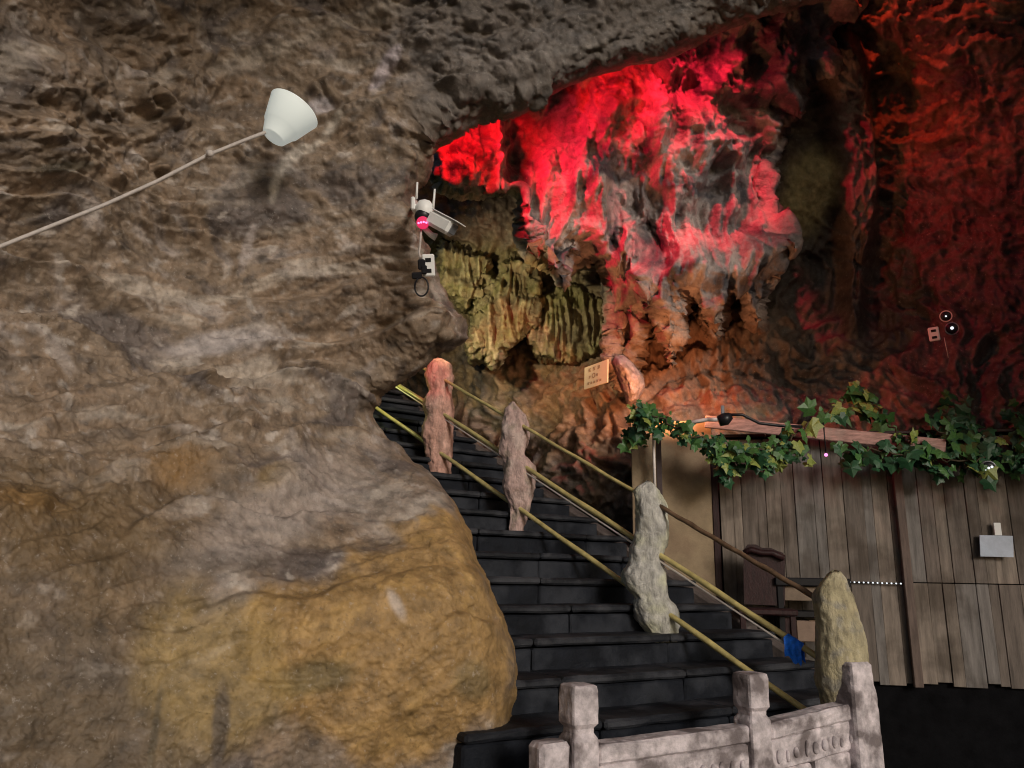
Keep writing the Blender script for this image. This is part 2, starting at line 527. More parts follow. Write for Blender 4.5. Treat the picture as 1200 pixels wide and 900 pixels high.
def c_left(p, px, py, h, aux):
    low, warp, crag, mid, ledge, fine = aux
    q = aniso(p, 16, .6, 1.3)
    a = fbm(q * 1.7 + warp + 31, 5); b = fbm(q * 4.0 + warp * 1.5 + 71, 4); c2 = fbm(q * 9 + warp + 11, 3)
    c = np.tile(np.array((.222, .166, .118)), (len(p), 1))
    c = mixc(c, (.085, .072, .068), (1 - sstep(-.2, 1.0, px / 330 + py / 300 + .5 * a)) * .75)  # shade of the upper-left corner painted into the rock colour
    c = mixc(c, (.235, .168, .115), sstep(-.1, .5, a) * .8)
    c = mixc(c, (.35, .30, .27), sstep(.25, .75, b) * .8)
    c = mixc(c, (.10, .085, .085), sstep(.15, .6, -a) * .75)
    c = mixc(c, (.44, .39, .35), sstep(.35, .75, c2 + .3 * b) * .75)
    c = mixc(c, (.06, .05, .047), sstep(.3, .75, -c2) * .6)
    stq = fbm(aniso(p + .10 * warp, 19, .55, 5.5, 2.0) + 3, 4)
    c = mixc(c, (.42, .365, .31), sstep(.28, .75, stq) * .7)
    c = mixc(c, (.10, .08, .065), sstep(.30, .75, -stq) * .6)
    w = .35 * fbm(p * 2.4 + 7, 4); wp = fbm(p * 3.0 + 17, 4) * 26
    # grey lip of the roof
    g = polyfield(px, py, [(430, -60), (1100, -60), (1000, 20), (830, 60), (640, 130), (520, 170), (480, 120)], wp, 45)
    c = mixc(c, (.12, .115, .115), g * .7)
    # brown and olive stains low left, darkened there for shade too, ochre belly
    c = mixc(c, (.15, .098, .045), blob(px, py, 60, 640, 260, 130, -12, w, .8) * .8)
    c = mixc(c, (.11, .08, .048), blob(px, py, 60, 850, 210, 160, 0, w, .9) * .8)  # dark brown deepened to stand in for shade low left
    c = mixc(c, (.27, .15, .05), blob(px, py, 205, 548, 52, 24, 0, w, .9) * .7)
    c = mixc(c, (.25, .14, .045), blob(px, py, 25, 598, 55, 22, 0, w, .9) * .6)
    c = mixc(c, (.24, .16, .05), blob(px, py, 320, 560, 32, 16, -15, w) * .7)
    c = mixc(c, (.36, .31, .285), blob(px, py, 330, 590, 150, 45, -28, w) * .6)
    c = mixc(c, (.40, .36, .35), blob(px, py, 262, 400, 85, 16, -4, w) * .8)
    c = mixc(c, (.34, .30, .27), blob(px, py, 470, 590, 80, 50, 20, w) * .5)
    och = polyfield(px, py, [(285, 730), (325, 690), (400, 668), (450, 640), (490, 600), (560, 590), (620, 760), (615, 850), (560, 868), (450, 890), (370, 872), (330, 850), (290, 800)], wp * 1.3, 17)
    c = mixc(c, (.335, .208, .080), och * .9)
    c = mixc(c, (.45, .285, .10), och * sstep(.1, .6, b) * .5)
    c = mixc(c, (.27, .17, .07), och * sstep(.15, .6, -a) * .5)
    c = mixc(c, (.16, .125, .06), och * blob(px, py, 372, 792, 55, 24, -10, w) * .8)
    c = mixc(c, (.15, .12, .06), blob(px, py, 560, 800, 26, 24, 0, w) * .6)
    c = mixc(c, (.3, .21, .08), blob(px, py, 250, 790, 90, 110, 0, w) * .7)
    c = mixc(c, (.07, .06, .06), blob(px, py, 255, 860, 10, 60, 4, w) * .7)
    c = mixc(c, (.10, .08, .05), blob(px, py, 180, 860, 5, 50, 8, w) * .7)
    c = mixc(c, (.5, .42, .36), blob(px, py, 464, 708, 9, 26, -28, w) * .8)
    # pale calcite veins, and the lit patch by the cup lamp painted in
    vein = polyfield(px, py, [(395, 135), (372, 168), (340, 178), (318, 205), (312, 240), (322, 242), (330, 208), (348, 186), (378, 174), (402, 140)], wp * .12, 4)
    c = mixc(c, (.58, .52, .45), vein * .8)
    vein = polyfield(px, py, [(250, 75), (330, 50), (400, 22), (470, -5), (478, 4), (405, 34), (335, 62), (255, 88)], wp * .3, 7)
    c = mixc(c, (.42, .36, .30), vein * .7)
    c = mixc(c, (.5, .44, .48), polyfield(px, py, [(428, 112), (455, 65), (470, 60), (464, 85), (440, 112)], wp * .1, 4) * .7)
    c = mixc(c, (.46, .42, .44), blob(px, py, 374, 128, 18, 10, 0, w * .5) * .8)  # glow of the cup lamp on the rock, painted as a pale patch
    c = mixc(c, (.4, .35, .33), blob(px, py, 292, 285, 7, 34, 14, w) * .7)
    c = mixc(c, (.05, .045, .03), blob(px, py, 55, 203, 55, 10, -4, w) * .8)
    return c * (1 + .2 * np.clip(fine, -1, 1))[:, None]


LEFT_POLY = [(-800, 1300), (-800, -1300), (700, -1300), (1500, -900), (1500, -160), (1100, -40), (985, -6), (862, 28), (790, 68), (700, 88), (652, 108), (612, 129), (560, 142),
             (524, 156), (503, 176), (499, 204), (482, 226), (490, 262), (506, 305), (520, 345), (545, 388), (538, 408), (500, 420), (472, 446), (428, 470), (436, 500),
             (478, 532), (520, 570), (550, 618), (562, 660), (582, 702), (604, 752), (610, 800), (604, 838), (608, 866), (618, 900), (640, 1300)]
LEFT_CTRL = [(-500, 900, 2.2), (0, 900, 3.0), (0, 600, 3.5), (0, 300, 4.3), (0, 0, 4.2), (300, 900, 3.5), (300, 740, 3.7), (300, 600, 4.1), (250, 420, 4.9), (300, 250, 5.4), (300, 0, 5.5),
             (480, 880, 3.95), (500, 760, 3.85), (540, 690, 4.05), (480, 620, 4.35), (420, 540, 4.9), (430, 440, 5.7), (490, 350, 5.6), (480, 250, 5.6), (440, 140, 5.8), (560, 90, 6.0), (700, 40, 6.2),
             (900, 0, 6.5), (700, -300, 5.2), (200, -400, 4.2), (600, -1200, 3.6), (1400, -400, 6.2), (-600, 0, 3.2), (-600, -1000, 3.0)]
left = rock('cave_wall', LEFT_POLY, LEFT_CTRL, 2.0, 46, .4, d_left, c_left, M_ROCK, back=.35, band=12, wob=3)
tag(left, 'grey-brown cave wall and roof with an ochre rock belly beside the stairs', kind='structure')


# ---- unseen roof over the camera, added and sagged left to shade the wall
gx, gy = np.meshgrid(np.linspace(-9, 4.5, 110), np.linspace(-1.5, 1.8, 40))
pr = np.stack([gx.ravel(), gy.ravel(), np.zeros(gx.size)], -1)
pr[:, 2] = np.clip(6.6 + .55 * pr[:, 0], 4.5, 8.4) + 2.2 * sstep(-1.0, -1.5, pr[:, 1]) + .25 * fbm(pr * .7, 4) + .06 * (pr[:, 1] > 9)
qi = np.arange(gx.size).reshape(gx.shape)
F = np.stack([qi[:-1, :-1].ravel(), qi[1:, :-1].ravel(), qi[1:, 1:].ravel(), qi[:-1, 1:].ravel()], -1)
rf = link('shade_roof', mesh_arrays('shade_roof', pr, F, np.tile(np.array((.16, .135, .12)), (len(pr), 1))), M_ROCK)
tag(rf, 'unseen rock roof over the cave mouth, added for its shade', kind='structure')


# ---- back wall
def d_back(p, px, py, S):
    warp = np.stack([fbm(p * 1.1 + 5, 2), fbm(p * 1.1 + 25, 2), fbm(p * 1.1 + 45, 2)], -1)
    big = fbm(p * .6 + 13, 3)
    crag = np.abs(perlin(p * 2.2 + warp)) + .5 * np.abs(perlin(p * 5.1 + warp * 1.4)) + .25 * np.abs(perlin(p * 11 + warp * 2)) + .12 * np.abs(perlin(p * 23))
    kn = polyfield(px, py, [(520, 420), (600, 380), (720, 380), (760, 450), (760, 560), (640, 560), (520, 500)], 0 * px, 40)
    f1, f2 = worley(p * 4.6 + warp * .8)
    f3, f4 = worley(p * 9.5 + warp)
    flute = np.abs(perlin(np.stack([p[:, 0] * 7, p[:, 1] * 7, p[:, 2] * .9], -1) + warp * .8)) + .5 * np.abs(perlin(np.stack([p[:, 0] * 16, p[:, 1] * 16, p[:, 2] * 2.2], -1) + warp))
    fl = polyfield(px, py, [(690, 330), (860, 330), (900, 400), (900, 470), (700, 470)], 0 * px, 40) + .9 * polyfield(px, py, [(490, 200), (700, 200), (710, 420), (500, 430)], 0 * px, 40)
    fine = fbm(p * 15, 3)
    colm = polyfield(px, py, [(960, 40), (1010, 40), (1015, 150), (1026, 220), (1022, 300), (1012, 390), (990, 390), (982, 300), (984, 220), (968, 140)], 6 * warp[:, 0], 9)
    nich = polyfield(px, py, [(930, 165), (985, 165), (988, 250), (950, 285), (920, 280), (918, 220)], 5 * warp[:, 0], 10)
    h = .30 * colm * (1 + .5 * (.4 - flute)) - .05 * nich + .16 * big - .20 * (1 - .7 * np.maximum(colm, nich)) * (crag - .35) + kn * (.16 * (.55 - f1) + .05 * (.5 - f3)) + .12 * fl * (.4 - flute) + .02 * fine
    return h, (warp, crag, kn, f1, fine)


def c_back(p, px, py, h, aux):
    warp, crag, kn, f1, fine = aux
    a = fbm(p * 1.4 + warp + 31, 5); b = fbm(p * 3.6 + warp * 1.5 + 71, 4); c2 = fbm(p * 8 + 11, 3)
    c = np.tile(np.array((.155, .125, .105)), (len(p), 1))
    c = mixc(c, (.19, .13, .09), sstep(-.1, .5, a) * .8)
    c = mixc(c, (.33, .27, .23), sstep(.3, .75, b) * .8)
    c = mixc(c, (.055, .05, .055), sstep(.1, .55, -a) * .8)
    w = .35 * fbm(p * 1.9 + 7, 4)
    # mossy olive of the recess, rusty knobs, tan rubble
    ol = blob(px, py, 600, 345, 120, 75, 12, w)
    c = mixc(c, (.19, .155, .075), ol * .8)
    c = mixc(c, (.10, .07, .065), blob(px, py, 560, 245, 70, 40, 0, w) * .8)
    c = mixc(c, (.34, .24, .15), kn * sstep(-.15, .5, b) * .8)
    c = mixc(c, (.32, .15, .07), kn * blob(px, py, 690, 480, 70, 70, 0, w) * .6)
    c = mixc(c, (.30, .16, .10), blob(px, py, 800, 430, 105, 60, 0, w) * .8)
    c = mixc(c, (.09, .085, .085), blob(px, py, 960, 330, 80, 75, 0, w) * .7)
    c = mixc(c, (.52, .46, .24), blob(px, py, 950, 222, 34, 60, 12, w * .7) * .9)
    c = mixc(c, (.34, .25, .23), polyfield(px, py, [(965, 60), (1008, 60), (1015, 150), (1024, 220), (1018, 330), (990, 330), (984, 220), (970, 140)], 8 * w, 9) * .8)
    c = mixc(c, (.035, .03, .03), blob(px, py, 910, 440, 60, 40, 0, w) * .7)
    c = mixc(c, (.21, .18, .13), blob(px, py, 885, 482, 30, 10, 0, w) * .8)
    c = mixc(c, (.28, .16, .085), blob(px, py, 1070, 130, 80, 75, 0, w) * .7)
    c = mixc(c, (.26, .2, .18), blob(px, py, 1160, 415, 45, 30, 20, w) * .7)
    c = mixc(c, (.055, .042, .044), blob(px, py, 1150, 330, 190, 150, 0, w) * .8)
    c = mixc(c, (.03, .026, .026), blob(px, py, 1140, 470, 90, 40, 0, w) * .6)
    return c * (1 + .2 * np.clip(fine, -1, 1))[:, None]


BACK_POLY = [(330, -400), (700, -700), (1300, -700), (1900, -500), (1900, 1000), (1000, 1000), (330, 1000)]
BACK_CTRL = [(700, 0, 8.6), (900, 0, 8.4), (1100, 60, 8.0), (1180, 300, 8.0), (1060, 150, 8.7), (1000, 320, 9.2), (950, 220, 8.75), (915, 260, 8.75), (1080, 300, 8.5), (640, 350, 9.6), (560, 400, 10.2),
             (620, 440, 9.7), (620, 500, 9.1), (690, 470, 8.7), (735, 545, 8.1), (690, 580, 8.3), (500, 280, 9.6), (450, 450, 11.2), (480, 560, 11.0), (800, 430, 8.55), (770, 350, 9.2), (850, 360, 9.0), (880, 470, 8.1),
             (1000, 470, 8.3), (1100, 470, 7.9), (1250, 480, 7.6), (1600, 400, 5.75), (800, 700, 8.8), (1200, 800, 8.6), (700, -500, 8), (1300, -500, 6), (400, 0, 9.2), (1750, 800, 5.8)]
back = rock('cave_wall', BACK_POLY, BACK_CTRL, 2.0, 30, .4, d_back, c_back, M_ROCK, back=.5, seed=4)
tag(back, 'knobbly cave rear wall, reddish on the right and olive in the recess', kind='structure')


# ---- the curtain of dripstone under the red lamps
def d_curt(p, px, py, S):
    warp = np.stack([fbm(p * 1.2 + 5, 2), fbm(p * 1.2 + 25, 2), fbm(p * .7 + 45, 2)], -1)
    big = fbm(p * .9 + 23, 3)
    s = np.stack([p[:, 0], p[:, 1], p[:, 2] * .16], -1)
    fl = np.abs(perlin(s * 3.4 + warp * .5)) + .55 * np.abs(perlin(s * 7.5 + warp * .8)) + .3 * np.abs(perlin(s * 16 + warp))
    crag = np.abs(perlin(p * 3.0 + warp)) + .5 * np.abs(perlin(p * 6.7 + warp)) + .25 * np.abs(perlin(p * 14))
    pit = worley(p * 2.6 + warp)[0]
    up = 1 - sstep(190, 260, py)
    fine = fbm(p * 18, 3)
    lump = fbm(np.stack([p[:, 0] * 1.9, p[:, 1] * 1.9, p[:, 2] * 1.1], -1) + 55, 2)
    h = .22 * big + .34 * lump + .32 * (.42 - fl) * (1 - .5 * up) - .09 * (crag - .4) * (.5 + 1.0 * up) + .12 * (.5 - pit) + .02 * fine
    return h, (warp, fl, crag, pit, fine)


def c_curt(p, px, py, h, aux):
    warp, fl, crag, pit, fine = aux
    a = fbm(p * 1.9 + warp + 31, 4); b = fbm(np.stack([p[:, 0] * 4, p[:, 1] * 4, p[:, 2] * 1.5], -1) + warp + 71, 4)
    c = np.tile(np.array((.36, .30, .28)), (len(p), 1))
    c = mixc(c, (.50, .42, .38), sstep(.05, .6, b) * .7)
    c = mixc(c, (.13, .12, .125), sstep(.05, .45, -b) * .75)
    c = mixc(c, (.05, .048, .058), sstep(.05, .45, -a) * .92)  # dark patches painted to stand for shaded crevices
    w = .3 * fbm(p * 2.2 + 7, 3)
    c = mixc(c, (.28, .18, .07), blob(px, py, 632, 305, 20, 28, 10, w) * .8)
    c = mixc(c, (.34, .2, .12), sstep(330, 400, py) * .6)
    return c * (1 + .15 * np.clip(fine, -1, 1))[:, None]


CURT_POLY = [(498, 188), (520, 90), (700, 0), (900, -60), (1000, -40), (985, 60), (930, 110), (915, 170), (905, 235), (912, 300), (905, 350), (892, 398), (874, 376), (860, 334), (847, 400), (830, 404), (814, 350), (801, 346), (793, 430), (779, 428), (770, 356), (758, 350), (750, 440), (732, 472), (713, 442),
             (706, 380), (704, 330), (694, 296), (684, 312), (668, 330), (655, 338), (640, 316), (622, 306), (612, 275), (606, 240), (604, 222), (580, 230), (545, 232), (512, 218)]
CURT_CTRL = [(520, 200, 7.3), (560, 180, 7.35), (605, 190, 7.6), (650, 280, 7.55), (660, 330, 7.65), (640, 150, 7.7), (720, 110, 7.7), (700, 200, 7.9), (760, 250, 7.75), (720, 320, 8.2), (800, 330, 7.75), (740, 430, 8.15),
             (790, 400, 7.9), (880, 200, 8.2), (900, 330, 8.1), (850, 80, 7.9), (880, 380, 8.1), (800, 20, 7.7), (950, 0, 7.9)]
curt = rock('dripstone_curtain', CURT_POLY, CURT_CTRL, 1.8, 15, .4, d_curt, c_curt, M_FLOW, back=1.1, wob=6, seed=9)
tag(curt, 'broad fluted dripstone curtain lit red, hanging under the cave roof', 'dripstone curtain')


# ---- pale green flowstone fringes in the recess
def d_flow(p, px, py, S):
    warp = np.stack([fbm(p * 1.5 + 5, 2), fbm(p * 1.5 + 25, 2), fbm(p * 1.5 + 45, 2) * .3], -1)
    s = np.stack([p[:, 0], p[:, 1], p[:, 2] * .14], -1)
    fl = np.abs(perlin(s * 10 + warp * .3)) + .6 * np.abs(perlin(s * 21 + warp * .5))
    tier = np.abs(perlin(np.stack([p[:, 0] * 1.5, p[:, 1] * 1.5, p[:, 2] * 2.6], -1) + warp))
    fine = fbm(p * 22, 3)
    return .15 * (.3 - fl) + .16 * (.3 - tier) + .02 * fine, (warp, fl, tier, fine)


def c_flow(p, px, py, h, aux):
    warp, fl, tier, fine = aux
    b = fbm(p * 3 + warp + 71, 4)
    c = np.tile(np.array((.25, .205, .12)), (len(p), 1))
    c = mixc(c, (.50, .46, .29), sstep(.32, .05, fl) * .85)
    c = mixc(c, (.20, .19, .075), sstep(.05, .5, b) * .7)
    c = mixc(c, (.10, .075, .05), sstep(.1, .5, -b) * .6)
    return c * (1 + .2 * np.clip(fine, -1, 1))[:, None]


FL = [([(504, 282), (540, 278), (578, 292), (580, 318), (560, 345), (548, 366), (532, 362), (524, 340), (512, 330)], 9.15,
       'pale drip-fringed flowstone shelf just right of the hanging plug box'),
      ([(556, 350), (572, 318), (592, 298), (625, 303), (642, 330), (634, 375), (612, 398), (590, 425), (566, 435), (555, 412), (544, 396)], 9.0,
       'mossy flowstone cascade right of and below the pale fringed shelf'),
      ([(612, 388), (622, 350), (650, 328), (690, 330), (716, 352), (718, 395), (695, 425), (655, 432), (622, 415)], 9.1,
       'low olive flowstone dome under the hanging red stalactite tip')]
for poly, d, lab in FL:
    cx = sum(p[0] for p in poly) / len(poly); cy = sum(p[1] for p in poly) / len(poly)
    o = rock('flowstone', poly, [(cx, cy - 40, d + .25), (cx, cy + 40, d - .05), (cx - 40, cy, d + .1), (cx + 40, cy, d + .1), (cx, cy, d)], 1.5, 15, .4, d_flow, c_flow, M_FLOW, back=.8, wob=11, seed=cx)
    tag(o, lab, 'flowstone', 'flowstone in the recess')


# ---- pale pointed rock below the notice
def c_pale(p, px, py, h, aux):
    warp, fl, tier, fine = aux
    c = np.tile(np.array((.5, .38, .36)), (len(p), 1))
    return mixc(c, (.33, .22, .16), sstep(.1, .6, fbm(p * 5, 3)) * .6) * (1 + .2 * np.clip(fine, -1, 1))[:, None]


o = rock('pointed_rock', [(716, 420), (726, 414), (745, 428), (757, 446), (752, 462), (742, 474), (733, 474), (732, 458), (722, 440)],
         [(735, 440, 7.95), (720, 420, 8.05), (750, 440, 8.05), (738, 474, 8.1)], 1.2, 16, .3, lambda *q: (d_flow(*q)[0] * .3, d_flow(*q)[1]), c_pale, M_FLOW, back=.5, wob=2, seed=6)
tag(o, 'pale pinkish pointed rock right beside the cream notice board', 'rock')

# ------------------------------------------------------------------ ground
g = np.linspace(-14, 14, 90)
X, Y = np.meshgrid(g, np.linspace(-3, 16, 70))
p = np.stack([X.ravel(), Y.ravel(), np.zeros(X.size)], -1)
p[:, 2] = .015 * fbm(p * 1.5, 3) - .012
i = np.arange(X.size).reshape(X.shape)
F = np.stack([i[:-1, :-1].ravel(), i[:-1, 1:].ravel(), i[1:, 1:].ravel(), i[1:, :-1].ravel()], -1)
gr = link('ground', mesh_arrays('ground', p, F), M_GROUND); gr['kind'] = 'structure'

# ------------------------------------------------------------------ stairs
DRAIL = CF + CR * ((-218 - 600) / FPX) + CU * ((450 - 10) / FPX)   # direction of the rails, per metre of forward distance
HEAD = Vector((DRAIL.x, DRAIL.y, 0)).normalized()
SIDE = Vector((HEAD.y, -HEAD.x, 0))                                  # to the right of someone climbing
SLOPE = DRAIL.z / math.hypot(DRAIL.x, DRAIL.y)
T4 = P(985, 672, 5.0)                                                # top of the nearest rail post


def on_rail(px):
    a = (px - 600) / FPX
    d0 = 5.0; k = (985 - 600) / FPX * d0
    s = (k - a * d0) / (a - (-218 - 600) / FPX)
    return T4 + DRAIL * s, d0 + s


T3, D3 = on_rail(763); T2, D2 = on_rail(605); T1, D1 = on_rail(514)
RISE = .195
STEPD = Vector((.85, .527, 0)).normalized()                          # step edges are not quite square to the railing
STEPF = Vector((-STEPD.y, STEPD.x, 0))
RUN = RISE / SLOPE * HEAD.dot(STEPF)
PL = P(678, 850, 3.8); PR = P(1004, 850, 4.72)                       # end posts of the balustrade in front
BD = Vector((PR.x - PL.x, PR.y - PL.y, 0)); BLEN = BD.length; BD.normalize()
BN = Vector((BD.y, -BD.x, 0))                                        # faces the camera
base4 = Vector((T4.x, T4.y, T4.z - 1.36))
O = base4 - HEAD * (base4.z / SLOPE)          # foot of the stairs on the rail line
O.z = 0
st = empty('stone_staircase', O, 'dark stone staircase climbing left between the ochre rock belly and the hut', 'staircase')
LEFTW, RIGHTW = 2.35, 1.05
up = Vector((0, 0, 1))
NST = 24
for k in range(NST):
    org = O + HEAD * (k * RISE / SLOPE)
    lw = LEFTW
    # the lowest steps stop against the balustrade
    pt = org - STEPF * .06
    a_ = (pt - PL).dot(BN); lw_max = (-.14 - a_) / max(1e-6, (-STEPD).dot(BN))
    lw = min(LEFTW, max(.35, lw_max))
    cuts = [-lw]
    x = -lw + random.uniform(.5, 1.2)
    while x < RIGHTW - .4:
        cuts.append(x); x += random.uniform(.85, 1.35)
    rw = (-.1, .2, .3)[k] if k < 3 else RIGHTW
    cuts = [q_ for q_ in cuts if q_ < rw - .1] + [rw]
    for a, b in zip(cuts, cuts[1:]):
        bm = bmesh.new()
        z0, z1 = max(-.05, (k - 1.2) * RISE), (k + 1) * RISE
        c = org + STEPF * (RUN * .5 + .03) + STEPD * ((a + b) / 2) + up * (-org.z + (z0 + z1) / 2 - .018)
        box(bm, c, STEPD, STEPF, up, b - a - .008, RUN + .06 + random.uniform(-.008, .008), z1 - z0 - .03, .012)
        bmesh.ops.subdivide_edges(bm, edges=[e for e in bm.edges if e.calc_length() > .1], cuts=5, use_grid_fill=True)
        erode(bm, .008, 9, k)
        link('riser', bm_mesh(bm, 'riser'), M_STEP, st)
        bm = bmesh.new()
        c2 = org + STEPF * (RUN * .5 + random.uniform(-.006, .006)) + STEPD * ((a + b) / 2) + up * (-org.z + z1 + .004 + random.uniform(-.004, .004))
        slab_grid(bm, c2, STEPD, STEPF, up, b - a - .006, RUN + .06, .05, 7, .014)
        erode(bm, .012, 9, k * 3 + a)
        link('step_slab', bm_mesh(bm, 'step_slab'), M_NOSE, st)
# kerb along the right-hand side
bm = bmesh.new()
q0 = O + SIDE * (RIGHTW + .1) + HEAD * .9 + up * .62; q1 = q0 + (HEAD + up * SLOPE) * 6.0
ax = (q1 - q0).normalized(); az = SIDE.cross(ax)
nseg = 7
for k in range(nseg):
    c = q0 + (q1 - q0) * ((k + .5) / nseg) - az * .25
    box(bm, c, ax, SIDE, az, (q1 - q0).length / nseg - .01, .18, .75 + random.uniform(-.02, .02), .02)
link('kerb', bm_mesh(bm, 'kerb'), mat('kerb_stone', (.11, .09, .085), noise=.4, nscale=8, bump=.6, bscale=25, bdist=.02), st)

# ------------------------------------------------------------------ stair railing: rough stone posts and pole rails
rail = empty('stair_railing', (T4.x, T4.y, 0), 'pole railing on rough pale stone posts climbing the dark stairs', 'railing')


def rough_post(rows, d, cols, seed, amp=1.0):
    """rows (py, xl, xr): outline measured at distance d; a rounded lumpy stone with that outline."""
    rows = [*rows, (rows[-1][0] + 46, rows[-1][1] + 3, rows[-1][2])]
    rows = np.array(rows, dtype=float)
    n = 90; m = 64
    ys = np.linspace(rows[0, 0], rows[-1, 0], n)
    xl = np.interp(ys, rows[:, 0], rows[:, 1]); xr = np.interp(ys, rows[:, 0], rows[:, 2])
    V = []
    y0 = P((rows[0, 1] + rows[0, 2]) / 2, rows[0, 0], d).y
    for y, a, b in zip(ys, xl, xr):
        ray = P((a + b) / 2, y, 1) - CAM
        dd = y0 / ray.y
        c = CAM + ray * dd
        hw = (b - a) / 2 / FPX * dd
        for k in range(m):
            t = 2 * math.pi * k / m
            e = abs(math.cos(t)) ** .8 * math.copysign(1, math.cos(t)); s = abs(math.sin(t)) ** .8 * math.copysign(1, math.sin(t))
            V.append(c + CR * (hw * e) + Vector((0, 1, 0)) * (max(hw, .05) * .85 * s))
    V = np.array([tuple(v) for v in V])
    ctr = V.reshape(n, m, 3).mean(1, keepdims=True).repeat(m, 1).reshape(-1, 3)
    out = V - ctr; out[:, 2] = 0; out /= np.linalg.norm(out, axis=1)[:, None] + 1e-9
    q = V + seed
    h = .016 * fbm(q * 5, 3) + .034 * (.35 - np.abs(perlin(np.stack([q[:, 0] * 10, q[:, 1] * 10, q[:, 2] * 3.5], -1)))) + .020 * (.3 - np.abs(perlin(np.stack([q[:, 0] * 24, q[:, 1] * 24, q[:, 2] * 9], -1)))) + .010 * fbm(q * 34, 3) - .008
    V = V + out * (h * amp)[:, None]
    i = np.arange(n * m).reshape(n, m)
    j = np.roll(i, -1, 1)
    F = np.stack([i[:-1].ravel(), j[:-1].ravel(), j[1:].ravel(), i[1:].ravel()], -1)
    # caps
    top = len(V); V = np.vstack([V, V[:m].mean(0) + (0, 0, .015), V[-m:].mean(0)])
    T = np.stack([np.full(m // 2, top), i[0, ::2], i[0, 1::2], np.roll(i[0, ::2], -1)], -1)
    B = np.stack([np.full(m // 2, top + 1), np.roll(i[-1, ::2], -1), i[-1, 1::2], i[-1, ::2]], -1)
    F = np.vstack([F, T, B])
    f = fbm(V * 4 + seed, 4); g2 = fbm(V * 9 + seed + 5, 3)
    c = np.tile(np.array(cols[0]), (len(V), 1))
    c = mixc(c, cols[1], sstep(-.1, .5, f) * .8); c = mixc(c, cols[2], sstep(.15, .6, g2) * .6)
    return mesh_arrays('post', V, F, np.clip(c, .01, .9))


def z1(rows, ox, oy, s):
    return [(oy + y / s, ox + a / s, ox + b / s) for y, a, b in rows]


R1 = z1([(152, 408, 440), (165, 395, 465), (180, 378, 485), (230, 370, 495), (290, 384, 490), (300, 382, 488), (330, 362, 492), (370, 358, 498), (400, 370, 495), (450, 357, 492), (500, 355, 490), (540, 370, 488), (640, 385, 480)], 400, 380, 3.75)
R2 = z1([(343, 748, 760), (370, 722, 785), (400, 712, 812), (450, 708, 825), (500, 698, 825), (540, 690, 812), (575, 690, 802), (592, 710, 822), (620, 712, 848), (650, 715, 858), (680, 713, 858), (720, 706, 855), (760, 722, 842), (800, 738, 835), (850, 742, 815), (900, 735, 800)], 400, 380, 3.75)
R3 = z1([(92, 208, 236), (105, 185, 250), (130, 162, 268), (200, 165, 308), (280, 170, 318), (350, 165, 312), (380, 147, 302), (430, 140, 284), (450, 133, 278), (500, 106, 300), (535, 112, 300), (560, 132, 305), (600, 163, 305), (630, 157, 340), (650, 154, 355), (700, 170, 357), (750, 212, 356), (800, 222, 355), (830, 215, 345)], 700, 540, 3.75)
R4 = z1([(103, 605, 630), (130, 576, 655), (180, 537, 674), (205, 530, 686), (250, 533, 700), (300, 545, 712), (350, 548, 728), (400, 545, 738), (450, 543, 745), (500, 541, 745), (550, 545, 740), (600, 562, 730), (700, 580, 720), (860, 585, 715)], 800, 640, 3.46)
for rows, d, cols, sd_, lab in (  # the two upper posts carry the red lamps' pink in their stone colour
        (R1, D1, [(.52, .30, .24), (.60, .38, .31), (.32, .18, .14)], 1.0, 'pinkish knobbly stone post, highest on the stairs'),
        (R2, D2, [(.48, .34, .31), (.54, .43, .39), (.27, .23, .17)], 5.0, 'pinkish stone post with a peaked top'),
        (R3, D3, [(.46, .45, .42), (.50, .50, .36), (.30, .29, .25)], 9.0, 'pale greenish stone post with knobs at its foot'),
        (R4, 5.0, [(.40, .35, .22), (.45, .40, .27), (.22, .22, .22)], 13.0, 'yellowish pointed stone post at the foot')):
    o = link('post', rough_post(rows, d, cols, sd_, .45 if sd_ > 10 else .8), M_POST, rail); o['label'] = lab


def rail_line(pa, pb, r, name, m, lab=None, wob=.006):
    """pole whose ends are seen at pixels pa, pb; it lies in the plane of the posts."""
    n = SIDE
    pts = []
    for px, py in (pa, pb):
        v = P(px, py, 1) - CAM
        t = (T4 - CAM).dot(n) / v.dot(n)
        pts.append(CAM + v * t)
    bm = bmesh.new()
    L = [pts[0].lerp(pts[1], k / 24) + up * (wob * math.sin(k * 1.7) * .5) for k in range(25)]
    tube(bm, L, [r * (1 + (.14 if k % 5 == 0 else 0)) for k in range(25)], 10)
    o = link(name, bm_mesh(bm, name, True), m, rail)
    if lab: o['label'] = lab
    return pts


RA = lambda x: (x, 445 + .586 * (x - 520))
RB = lambda x: (x, 490 + .65 * (x - 527))
RC = lambda x: (x, 475 + .706 * (x - 437))
rail_line(RA(772), RA(985), .018, 'handrail', M_RAILD, 'brown handrail pole between the two lower posts')
rail_line(RA(440), RA(768), .016, 'handrail', M_RAIL, 'yellowish handrail pole between the upper posts')
rail_line(RB(430), RB(985), .021, 'rail', M_RAIL)
rail_line(RC(415), RC(985), .021, 'rail', M_RAIL)
o = rail_line((430, RB(430)[1] + 4), (926, RB(926)[1] + 9), .0075, 'cable', M_PIPE, 'thin white cable slung under the middle pole', 0)

